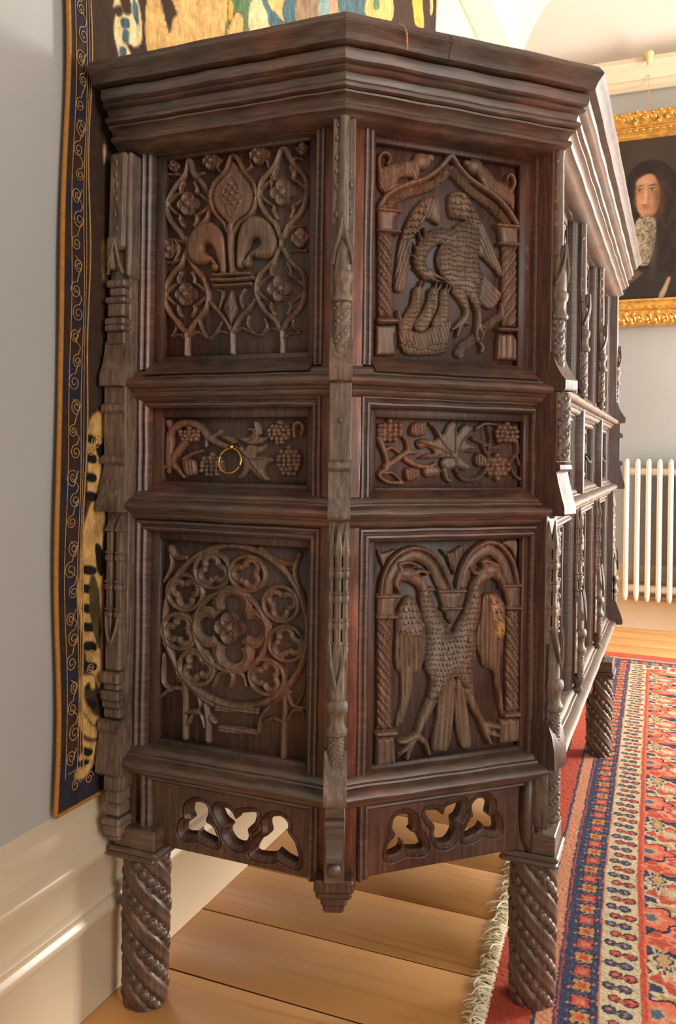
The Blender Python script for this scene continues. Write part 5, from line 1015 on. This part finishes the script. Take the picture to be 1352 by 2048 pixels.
for (x, y_), z in legs:
    inw = 1 if y_ < YC else -1
    cm = MB()
    cm.add(*cbox(x - .046, x + .046, y_ - .046, y_ + .046, .258, .268, .003)).add(*cbox(x - .040, x + .040, y_ - .040, y_ + .040, .267, .30, .002)).add(*cbox(x - .05, x + .045, y_ - .048, y_ + .045, .2495, .2585, .004))
    cm.build('leg_collar', OAK_H, cup, smooth=30)

TAPESTRY_SHAPES = [('cream',[(21,1659),(41,1672),(49,1666),(41,1653),(30,1649),(25,1633),(25,1612),(37,1590),(43,1582),(74,1601),(62,1617),(91,1625),(106,1650),(102,1692),(83,1719),(66,1710),(75,1679),(52,1664),(37,1688)]),('blue',[(44,1649),(64,1661),(67,1650),(50,1638)]),('blue',[(53,1636),(67,1639),(65,1620),(50,1617)]),('blue',[(78,1701),(93,1698),(93,1669),(81,1671)]),('blue',[(42,1602),(59,1607),(54,1592),(42,1589)]),('tan',[(120,1734),(151,1750),(172,1726),(191,1697),(199,1724),(212,1741),(208,1752),(194,1761),(191,1771),(412,1885),(401,1831),(389,1780),(207,1672),(122,1628)]),('green',[(412,1885),(493,1926),(486,1872),(496,1843),(468,1826),(440,1837),(413,1846),(396,1798),(389,1782)]),('yellow',[(400,1865),(417,1865),(421,1841),(410,1822),(398,1830)]),('tan',[(440,1859),(467,1850),(459,1821),(398,1786),(414,1828)]),('cream',[(494,1908),(532,1937),(562,1933),(610,1909),(496,1841)]),('blue',[(557,1954),(760,2058),(744,1989),(605,1904),(578,1922)]),('tan',[(577,1964),(673,2014),(657,1971),(669,1946),(636,1946),(593,1944)]),('grey',[(760,2058),(894,2127),(883,2064),(741,1984)]),('pale',[(888,2124),(957,2159),(948,2104),(880,2063)]),('rose',[(951,2139),(994,2172),(1032,2157),(1017,2141),(948,2101)]),('blue',[(1031,2197),(1209,2288),(1212,2234),(1033,2146)]),('rose',[(950,2158),(1032,2200),(1034,2144),(952,2104)]),('blue',[(1023,2196),(1257,2316),(1226,2231),(1025,2140)]),('tan',[(1245,2310),(1459,2420),(1458,2331),(1215,2229)]),('green',[(1280,2308),(1337,2337),(1327,2304),(1281,2285)]),('yellow',[(1680,2533),(1771,2580),(1799,2538),(1815,2480),(1715,2442),(1689,2474)]),('tan',[(1884,2638),(1918,2655),(1932,2604),(1898,2568)]),('tan',[(17,985),(-13,979),(-28,958),(-33,926),(-30,893),(-31,869),(-26,837),(3,839),(9,868),(5,918),(14,952)]),('tan',[(4,848),(-18,836),(-34,805),(-39,773),(-43,733),(-47,693),(-44,653),(-33,602),(-16,558),(14,526),(17,667),(12,752),(17,801)]),('ink',[(-33,942),(-11,939),(-13,929),(-34,931)]),('ink',[(-32,911),(-10,908),(-12,897),(-33,900)]),('ink',[(-31,880),(-9,877),(-11,866),(-32,869)]),('ink',[(-30,850),(-8,846),(-11,835),(-31,838)]),('ink',[(-34,730),(-6,724),(-8,713),(-35,719)]),('ink',[(-33,699),(-5,692),(-7,682),(-34,688)]),('ink',[(-32,668),(-4,661),(-7,651),(-32,657)]),('ink',[(-30,638),(-4,629),(-6,619),(-31,626)]),('ink',[(-29,607),(-3,598),(-5,588),(-30,595)]),('ink',[(-28,575),(-2,566),(-5,556),(-29,564)]),('ink',[(-27,544),(-2,535),(-4,525),(-28,533)]),('ink',[(-26,513),(-1,503),(-3,493),(-27,502)]),('ink',[(-25,482),(0,472),(-3,462),(-26,471)]),('ink',[(-8,926),(8,925),(8,906),(-5,910)]),('ink',[(-7,762),(9,752),(12,710),(-1,720)]),('olive',[(-16,713),(3,686),(10,594),(-3,605),(-17,656)]),('tan',[(-46,549),(-28,554),(-6,546),(-4,526),(-14,527),(-19,538),(-29,535),(-30,517),(-18,493),(5,477),(22,470),(21,499),(4,516),(21,516),(22,455),(-8,466),(-33,493),(-43,520)]),('tan',[(-48,493),(-38,499),(-26,486),(-8,466),(22,465),(22,442),(-7,444),(-35,459),(-48,478)]),('tan',[(-38,451),(-7,439),(22,444),(23,415),(13,397),(-6,399),(-25,385),(-45,387),(-55,398),(-43,412),(-44,424),(-32,432)]),('ink',[(-34,437),(-9,425),(-17,418),(-32,426)]),('ink',[(-44,416),(-17,411),(-25,404),(-41,406)]),('cream',[(0,1424),(10,1424),(6,1391),(1,1398)]),('tan',[(0,1265),(10,1251),(5,1200),(0,1216)])]

# ------------------------------------------------------------------ tapestry on the left wall
TCOL = {'cream': (222, 196, 146), 'tan': (208, 165, 102), 'blue': (76, 102, 106), 'green': (92, 118, 82), 'yellow': (212, 160, 72), 'grey': (142, 116, 90), 'pale': (130, 156, 150), 'rose': (172, 134, 104), 'ink': (30, 28, 24), 'olive': (82, 72, 44)}
def tapestry_sheet(ys, zs):
    Y, Z = np.meshgrid(ys, zs)
    c = np.empty(Y.shape + (3,)); c[:] = lin((62, 46, 36))
    n1 = vnoise(Y * 26, Z * 26, 1); n2 = vnoise(Y * 90, Z * 60, 2); n3 = vnoise(Y * 300, Z * 220, 8)
    e = np.minimum(np.minimum(Y + .094, 1.966 - Y), Z - .347)
    # border band of dark blue and brown
    bm = e < .062; c[bm] = lin((58, 44, 36)); w = np.clip((np.sin(Z * 41 + Y * 35) + 2 * n1 - 1.0) * 2, 0, 1)[..., None] * bm[..., None]; c = c * (1 - w) + lin((44, 42, 54)) * w
    c[(e > .045) & (e < .060)] = lin((44, 41, 52))
    Ym, Zm = Y * 1000 + 3 * (n2 - .5), Z * 1000 + 3 * (n1 - .5)
    for col, pts in TAPESTRY_SHAPES:
        P = catmull(pts, True, n=4); x0, x1, y0, y1 = P[:, 0].min() - 8, P[:, 0].max() + 8, P[:, 1].min() - 8, P[:, 1].max() + 8
        m = (Ym > x0) & (Ym < x1) & (Zm > y0) & (Zm < y1)
        if not m.any(): continue
        s = sd_poly(Ym[m], Zm[m], P); base = lin(TCOL[col]) * .82
        var = .62 + .55 * vnoise(Y[m] * 120, Z[m] * 40, 5) + .35 * n3[m]
        cc = base[None] * var[:, None]
        if col in ('tan', 'cream', 'yellow'):
            ol = np.clip(1 - np.abs(s) / 2.6, 0, 1)[:, None]; cc = cc * (1 - ol) + lin((66, 46, 30)) * ol
        a = np.clip(.5 - (s - 1.0) / 2.4, 0, 1)[:, None]; c[m] = c[m] * (1 - a) + cc * a
    c *= (.82 + .36 * n2)[..., None]
    X = .033 + .0035 * np.sin(Y * 9 + 1) * np.sin(Z * 2.1) + .0012 * np.sin(Z * 17)
    edge = .004 * np.sin(Z * 5.2) + .003 * np.sin(Z * 13 + 1)
    Yd = Y + edge * np.clip(1 - (Y + .094) / .1, 0, 1)
    return np.column_stack([X.ravel(), Yd.ravel(), Z.ravel()]), grid_faces(*Y.shape), c.reshape(-1, 3)
def tapestry():
    V, F, c = tapestry_sheet(np.concatenate([np.arange(.0252, .16, .003), np.arange(.16, 1.93, .0058), np.arange(1.93, 1.966, .004)]), np.concatenate([np.arange(.347, 1.5, .008), np.arange(1.5, 2.80, .0034)]))
    o = MB().add(V, F).build('tapestry', TAPESTRY, None, smooth=180, color=c)
    tag(o, 'dark brown and cream leaf-patterned tapestry hanging on the pale wall behind the cupboard', 'tapestry')
    V, F, c = tapestry_sheet(np.linspace(-.094, .0252, 72), np.arange(.347, 2.80, .0023))
    MB().add(V, F).build('scroll_border', TAPESTRY, o, smooth=180, color=c)
    ed = lambda z: .004 * np.sin(z * 5.2) + .003 * np.sin(z * 13 + 1)
    xs = lambda y_, z: .033 + .0035 * np.sin(y_ * 9 + 1) * np.sin(z * 2.1) + .0012 * np.sin(z * 17)
    zz = np.linspace(.35, 2.795, 240)
    MB().add(*tube(np.column_stack([xs(-.094, zz) + .001, -.094 + ed(zz), zz]), .0040, 8)).build('edge_braid', ORANGE, o, smooth=60)
    yy = np.linspace(-.094, 1.966, 160)
    MB().add(*tube(np.column_stack([xs(yy, .35) + .001, yy + ed(.347) * np.clip(1 - (yy + .094) / .1, 0, 1), np.full_like(yy, .3475)]), .003, 6)).build('edge_braid', ORANGE, o, smooth=60)
    MB().add(*tube(np.column_stack([xs(1.966, zz) + .001, np.full_like(zz, 1.966), zz]), .004, 6)).build('edge_braid', ORANGE, o, smooth=60)
    g = MB()
    def cord(P, r=.0008):
        P = np.asarray(P); e_ = ed(P[:, 1]) * np.clip(1 - (P[:, 0] + .094) / .1, 0, 1)
        g.add(*tube(np.column_stack([xs(P[:, 0], P[:, 1]) + .0012, P[:, 0] + e_, P[:, 1]]), r, 5))
    z2 = np.linspace(.40, 2.79, 400)
    for y0, r, a in ((-.0745, .0007, .0012), (-.0465, .0007, .0012), (-.0345, .00125, .0025), (-.041, .0006, .001)):
        cord(np.column_stack([y0 + a * np.sin(z2 * 21 + y0 * 900) + a * np.sin(z2 * 7), z2]), r)
    z = .43; k = 0
    while z < 2.75:
        c0 = np.array([-.0600 + (.003 if k % 2 else -.003), z]); rr = .0125 + .002 * math.sin(k * 1.7)
        t = np.linspace(0, 3.4 * PI, 40); r_ = rr * (1 - .82 * t / t[-1]); sg = 1 if k % 3 else -1
        sp = np.column_stack([c0[0] + r_ * np.cos(t * sg + 1.4 * sg) * .95, c0[1] + r_ * np.sin(t * sg + 1.4 * sg)])
        tail = catmull([sp[0] + np.array([.010 * (-1) ** k, .024]), sp[0] + np.array([.004, .012]), sp[0]], n=5)
        cord(np.vstack([tail[:-1], sp])); z += .037 + .004 * math.sin(k * 2.3); k += 1
    yb = -.05
    while yb < 1.9:
        t = np.linspace(0, 3 * PI, 30); r_ = .011 * (1 - .8 * t / t[-1])
        cord(np.column_stack([yb + r_ * np.cos(t), .382 + r_ * np.sin(t)])); yb += .034
    for (y0, z0, r0) in ((-.010, .93, .013), (-.022, .915, .009), (-.002, .79, .011), (-.018, .58, .012), (-.018, .56, .009), (-.026, .49, .010)):
        t = np.linspace(0, 4 * PI, 44); r_ = r0 * (1 - .85 * t / t[-1]); cord(np.column_stack([y0 + r_ * np.cos(t), z0 + r_ * np.sin(t)]))
    cord(np.column_stack([np.linspace(-.07, .3, 60), .405 + .002 * np.sin(np.linspace(0, 20, 60))]))
    o2 = g.build('scroll_embroidery', CORD, o, smooth=60); o2['label'] = 'gold thread scrollwork on the border'
tapestry()

# ------------------------------------------------------------------ rug
ROFF_Y = [0.0, .38, .8, 1.57, 2.6, 3.2]; ROFF_X = [.05, .024, 0.0, -.02, -.045, -.055]
def rug():
    xs = np.concatenate([np.arange(.600, 1.10, .0026), np.arange(1.10, 2.5, .010)]); ys = np.concatenate([np.arange(-.75, .15, .008), np.arange(.15, 1.3, .0028), np.arange(1.3, 2.99, .0048)])
    Xb, Y = np.meshgrid(xs, ys)
    off = np.interp(Y, ROFF_Y, ROFF_X)
    E = Xb                                    # straightened coordinate: band positions measured at y = .8
    jit = .0022 * (vnoise(Xb * 420, Y * 420, 3) - .5) + .004 * (vnoise(Xb * 40, Y * 40, 4) - .5)
    dF = 2.985 - Y
    e = np.minimum(E + jit, .605 + dF * .95 + jit)            # bands turn the far corner
    along = np.where(E < .605 + dF * .95, Y, Xb) + jit
    c = np.empty(Y.shape + (3,)); red = lin((196, 86, 66)); salmon = lin((214, 146, 114)); navy = lin((62, 70, 96)); cream = lin((210, 194, 158)); pink = lin((208, 128, 108)); gold = lin((200, 152, 92)); blue = lin((80, 100, 128)); dred = lin((150, 48, 50))
    c[:] = red
    def band(a, b, col):
        m = (e >= a) & (e < b); c[m] = col
    band(.684, .712, salmon); band(.678, .6845, navy); band(.711, .7155, navy); band(.7155, .7185, red); band(.7185, .725, navy)
    # flower border
    band(.725, .780, navy); p = .043; ph = along / p; f = ph - np.floor(ph); odd = (np.floor(ph).astype(int) % 2 == 0); q = (e - .7525) / .024
    m0 = (e >= .725) & (e < .780)
    net = m0 & (np.abs(np.sin(ph * PI * 2) * .8 - q) < .16); c[net] = blue
    net = m0 & (np.abs(np.sin(ph * PI * 2 + PI) * .85 - q) < .10); c[net] = pink
    r = np.hypot((f - .5) / .42, q / .78); lob = 1 + .22 * np.cos(6 * np.arctan2(q, f - .5))
    m = m0 & (r < lob * .92); c[m & odd] = gold; c[m & ~odd] = red
    m = m0 & (r < lob * .45); c[m & odd] = red; c[m & ~odd] = pink
    m = m0 & (r > lob * .86) & (r < lob * 1.05); c[m] = lin((40, 46, 74))
    # cream border with small sprigs
    band(.780, .7835, pink); band(.7835, .8475, cream)
    p = .0335; ph = along / p; f = ph - np.floor(ph) - .5; row = np.floor(ph).astype(int); q = (e - .8155)
    m0 = (e >= .7835) & (e < .8475)
    for k_, (dx, wx, wy) in enumerate(((-.0125, .0105, .30), (.0125, .0115, .32), (0.0, .012, .12))):
        sh = np.where(row % 2 == 0, .004, -.005)
        r = np.hypot((q - dx - sh) / wx, (f + .06 * (k_ - 1)) / wy)
        m = m0 & (r < 1); c[m & (row % 2 == 0)] = red; c[m & (row % 2 == 1)] = blue; m = m0 & (r < 1.12) & (r > .78); c[m] = lin((64, 46, 62)); m = m0 & (r < .35); c[m] = pink
    band(.8475, .8575, red); band(.8575, .862, lin((226, 120, 88)))
    # field
    m0 = e >= .862; c[m0] = navy
    def blob(cx, cy, rx, ry, cols, lobes, ph0=0.0, amp=.16):
        dx, dy = (Xb + off * .0 - cx) / rx, (Y - cy) / ry
        mm = m0 & (np.abs(dx) < 1.4) & (np.abs(dy) < 1.4)
        if not mm.any(): return
        a = np.arctan2(dy[mm], dx[mm]); r = np.hypot(dx[mm], dy[mm]) / (1 + amp * np.cos(lobes * a + ph0)) + 8 * jit[mm]; cc = c[mm]
        for lim, col in cols: cc[r < lim] = col
        c[mm] = cc
    rr = random.Random(3)
    yy = -.6; k_ = 0
    while yy < 2.9:
        for cx0, big in ((.955, 1), (1.20, 0), (1.42, 1), (1.66, 0), (1.9, 1), (2.15, 0)):
            cy = yy + (.0 if big else .15)
            blob(cx0, cy, .085, .075, [(1.12, lin((40, 50, 80))), (1.0, red), (.72, lin((230, 150, 120))), (.5, red), (.34, cream)], 9, 0, .12)
            blob(cx0 - .035, cy + .15, .055, .048, [(1.1, cream), (.92, red), (.55, salmon), (.3, cream)], 7, 1.0, .15)
            for s_ in (-1, 1):
                blob(cx0 + s_ * .055, cy + .082, .040, .020, [(1.0, cream), (.62, gold)], 5, 1, .25); blob(cx0 - .07, cy + s_ * .045, .030, .022, [(1.0, lin((224, 130, 96))), (.6, red)], 5, .5, .25); blob(cx0 + .02, cy + s_ * .105, .026, .014, [(1.0, cream)], 4, 0, .3)
        # half palmettes along the edge
        blob(.868, yy + .04, .050, .040, [(1.15, lin((44, 52, 84))), (1.0, lin((226, 112, 84))), (.62, lin((222, 150, 120))), (.30, lin((84, 112, 122)))], 6, .3, .16)
        blob(.890, yy + .20, .022, .052, [(1.0, cream), (.7, navy), (.5, lin((196, 162, 110)))], 8, 0, .25)
        yy += .30; k_ += 1
    c *= .76
    c *= (.86 + .28 * vnoise(Xb * 700, Y * 700, 9))[..., None]; c *= (.92 + .16 * vnoise(Xb * 15, Y * 60, 12))[..., None]
    Z = .0075 + .0016 * vnoise(Xb * 300, Y * 300, 5) + .0022 * np.sin(Y * 7 + Xb * 3) * np.clip((Xb - .74) / .2, 0, 1)
    rim = np.clip((Xb - .600) / .006, 0, 1); Z = Z * (.25 + .75 * rim)
    o = MB().add(np.column_stack([(Xb + off).ravel(), Y.ravel(), Z.ravel()]), grid_faces(*Y.shape)).build('rug', RUG, None, smooth=180, color=c.reshape(-1, 3))
    tag(o, 'red, navy and cream patterned wool rug under the cupboard\'s front legs', 'rug')
    fr = MB(); rnd = random.Random(5)
    y_ = -.7
    while y_ < 2.97:
        x0 = .602 + np.interp(y_, ROFF_Y, ROFF_X); n = 2 if y_ < 1.3 else 1
        for _ in range(n):
            L_ = rnd.uniform(.016, .040); a = rnd.gauss(0, .8); yy = y_ + rnd.uniform(-.004, .004)
            if rnd.random() < .05: L_ *= 1.6
            P = [(x0 + .008, yy, .007), (x0 - L_ * .35, yy + L_ * .25 * a, .006 + rnd.uniform(0, .008)), (x0 - L_ * .75 * math.cos(a * .5), yy + L_ * .7 * a, .004 + rnd.uniform(0, .006)), (x0 - L_ * math.cos(a), yy + L_ * math.sin(a), rnd.uniform(.0015, .006))]
            fr.add(*tube(catmull(P, n=3), np.linspace(.0017, .0008, 10), 5))
        fr.add(*ball((x0 + .002, y_, .006), (.005, .0032, .004), 6, 4))
        y_ += .006 if y_ < 1.3 else .010
    f_ = fr.build('fringe', FRINGE, o, smooth=60); f_['kind'] = 'stuff'
    return o
rug()

# ------------------------------------------------------------------ portrait on the far wall
def portrait():
    cx, z0, z1 = .80, 1.772, 2.632; x0, x1 = cx - .355, cx + .355; yb = ROOM_Y - .012
    root = empty('portrait_painting', (cx, yb, 1.605), 'gilt-framed oil portrait of a long-haired man in a lace cravat above the radiator', 'painting')
    us = np.linspace(x0 - .01, x1 + .01, 290); vs = np.linspace(z0 - .01, z1 + .01, 350); U, V = np.meshgrid(us, vs)
    c = np.empty(U.shape + (3,)); c[:] = lin((64, 52, 43))
    jx = .004 * (vnoise(U * 60, V * 60, 2) - .5); u, v = U + jx, V + .004 * (vnoise(U * 55, V * 55, 7) - .5)
    c *= (.8 + .4 * vnoise(U * 7, V * 7, 1))[..., None]
    def fill(pts, col, var=0.0, sm=True):
        P = catmull(pts, True, n=6) if sm else np.array(pts, float)
        s = sd_poly(u, v, P); a = np.clip(.5 - s / .010, 0, 1)[..., None]
        cc = lin(col) * (1 + var * (vnoise(U * 110, V * 110, 3) - .5))[..., None] if var else lin(col); c[:] = c * (1 - a) + cc * a
    hx = .740                                                         # head centre, turned a little to the left
    def dab(cx_, cz_, rx, rz, col, a=1.0, p=2.0, rot=0.0):
        dx, dz = u - cx_, v - cz_
        if rot: dx, dz = dx * math.cos(rot) + dz * math.sin(rot), -dx * math.sin(rot) + dz * math.cos(rot)
        w = (a * np.exp(-((np.abs(dx) / rx) ** p + (np.abs(dz) / rz) ** p)))[..., None]; c[:] = c * (1 - w) + lin(col) * w
    fill([(hx - .33, 1.74), (hx - .25, 1.93), (hx - .10, 2.05), (hx + .12, 2.06), (hx + .30, 1.95), (hx + .40, 1.74)], (46, 38, 33))      # dark coat
    fill([(hx - .115, 2.30), (hx - .110, 2.42), (hx - .05, 2.50), (hx + .04, 2.515), (hx + .13, 2.45), (hx + .19, 2.30), (hx + .23, 2.10), (hx + .21, 1.92), (hx + .06, 1.93), (hx + .04, 2.12), (hx - .06, 2.12), (hx - .10, 2.04), (hx - .12, 2.15)], (40, 31, 27), .5)   # long dark hair
    for k_ in range(46):
        a_ = random.Random(k_); dab(hx + .13 + a_.uniform(-.09, .09), 2.02 + a_.uniform(-.1, .38), .010, .018, (62, 48, 40), .45)
    fill([(hx - .056, 2.36), (hx - .050, 2.41), (hx - .005, 2.440), (hx + .035, 2.430), (hx + .060, 2.37), (hx + .062, 2.29), (hx + .045, 2.235), (hx + .012, 2.212), (hx - .022, 2.216), (hx - .046, 2.255), (hx - .054, 2.31)], (170, 122, 88))   # face
    dab(hx + .055, 2.31, .030, .10, (88, 58, 42), .85); dab(hx - .010, 2.405, .030, .022, (190, 144, 106), .6); dab(hx - .036, 2.295, .018, .020, (190, 130, 98), .7); dab(hx + .020, 2.295, .018, .022, (182, 122, 90), .6); dab(hx + .01, 2.215, .03, .012, (104, 70, 50), .7); dab(hx - .058, 2.33, .008, .05, (104, 72, 52), .7)
    for ex, w_ in ((hx - .036, .015), (hx + .026, .017)):
        dab(ex, 2.357, w_ * 1.35, .013, (120, 82, 58), .8); dab(ex, 2.356, w_, .0050, (176, 140, 110), .9); dab(ex - .002, 2.356, .0058, .0056, (34, 22, 18), .95); dab(ex, 2.3635, w_ * 1.1, .0028, (52, 34, 26), .9); dab(ex + .002, 2.381, w_ * 1.25, .0045, (48, 33, 27), .9, 2.0, .12 if ex > hx else .25)
    dab(hx - .006, 2.33, .006, .035, (200, 152, 114), .8); dab(hx - .014, 2.293, .012, .010, (204, 148, 112), .8); dab(hx - .012, 2.281, .016, .0035, (96, 58, 44), .8); dab(hx + .010, 2.31, .006, .03, (126, 84, 60), .6)
    dab(hx - .006, 2.272, .022, .0042, (84, 58, 46), .75); dab(hx - .005, 2.262, .019, .0058, (164, 66, 54), .95); dab(hx - .004, 2.252, .014, .003, (120, 74, 54), .6)
    fill([(hx - .045, 2.205), (hx + .035, 2.205), (hx + .045, 2.12), (hx + .030, 2.01), (hx + .005, 1.955), (hx - .05, 1.955), (hx - .095, 2.00), (hx - .085, 2.09)], (138, 122, 98), 1.3)     # lace cravat
    dab(hx + .03, 2.06, .02, .14, (84, 72, 58), .6)
    fill([(hx - .12, 1.945), (hx - .05, 1.955), (hx + .02, 1.945), (hx + .01, 1.93), (hx - .05, 1.94), (hx - .12, 1.93)], (34, 28, 24))
    fill([(hx - .16, 1.80), (hx - .10, 1.92), (hx - .02, 1.91), (hx - .08, 1.86), (hx - .12, 1.80)], (88, 72, 52))
    fill([(hx + .065, 1.775), (hx + .088, 1.775), (hx + .120, 1.868), (hx + .108, 1.874)], (160, 136, 102)); dab(hx + .114, 1.874, .008, .008, (190, 110, 84), .8)
    c *= .80
    MB().add(np.column_stack([U.ravel(), np.full(U.size, yb - .018), V.ravel()]), grid_faces(*U.shape)).build('canvas', CANVAS, root, smooth=0, color=c.reshape(-1, 3))
    # moulded frame, mitred, with carved leaf ornaments
    prof = [(0, .018), (0, .030), (.010, .034), (.016, .030), (.022, .030), (.040, .036), (.052, .044), (.058, .044), (.064, .040), (.078, .050), (.100, .064), (.118, .066), (.132, .058), (.140, .046), (.146, .030), (.146, .0)]
    P = np.array(prof); kk = len(P)
    cs = [(x0, z0, -1, -1), (x1, z0, 1, -1), (x1, z1, 1, 1), (x0, z1, -1, 1)]
    for i in range(4):
        a, b = cs[i], cs[(i + 1) % 4]; n = 30
        A = np.column_stack([a[0] + a[2] * P[:, 0], yb - P[:, 1], a[1] + a[3] * P[:, 0]]); B = np.column_stack([b[0] + b[2] * P[:, 0], yb - P[:, 1], b[1] + b[3] * P[:, 0]])
        t = np.linspace(0, 1, n)[:, None, None]; fr = MB().add((A[None] * (1 - t) + B[None] * t).reshape(-1, 3), grid_faces(n, kk)).build('frame_side', GILT, root, smooth=50)
        orn = MB(); d = np.array([b[0] - a[0], 0, b[1] - a[1]]); L_ = np.linalg.norm(d); d /= L_; o_ = np.array([a[2] + b[2], 0, a[3] + b[3]]) / 2.0; o_ /= np.linalg.norm(o_)
        s = -.10; rnd = random.Random(i); k_ = 0
        while s < L_ + .10:
            base = np.array([a[0], yb - .060, a[1]]) + d * s
            up = .018 * math.sin(k_ * 1.9)
            orn.add(*ball(base + o_ * (.112 + up * .4), np.abs(d) * .018 + np.abs(o_) * .016 + np.array([0, .012, 0]), 8, 5)); orn.add(*ball(base + d * .018 + o_ * (.094 - up), np.abs(d) * .012 + np.abs(o_) * .012 + np.array([0, .011, 0]), 8, 5)); orn.add(*ball(base + d * .01 + o_ * (.130 + up * .3), np.abs(d) * .011 + np.abs(o_) * .010 + np.array([0, .014, 0]), 8, 5))
            orn.add(*tube(catmull([base + o_ * .085, base + d * .02 + o_ * .10 - np.array([0, .008, 0]), base + d * .03 + o_ * .128], n=4), .004, 5))
            s += .040; k_ += 1
        s = 0.0
        while s < L_:
            base = np.array([a[0], yb - .040, a[1]]) + d * s; orn.add(*ball(base + o_ * .045, np.abs(d) * .015 + np.abs(o_) * .005 + np.array([0, .006, 0]), 8, 5)); s += .034
        orn.build('leaf_ornament', GILT, fr, smooth=60)
    MB().add(*tube([(.742, yb - .02, 2.76), (.742, yb - .03, 2.995)], .0013, 6)).build('hanging_wire', BRASS, root)
    MB().add(*lathe(0, 0, [(.0, -.03), (.008, -.028), (.012, -.01), (.018, .012), (.026, .03), (.024, .040), (.010, .046), (0, .047)], 14)).build('picture_hook', plain('cream_brass', (.62, .46, .20), .4), root, frame=lambda V_: V_ + np.array([.742, ROOM_Y - .085, 3.03]), smooth=50)
portrait()
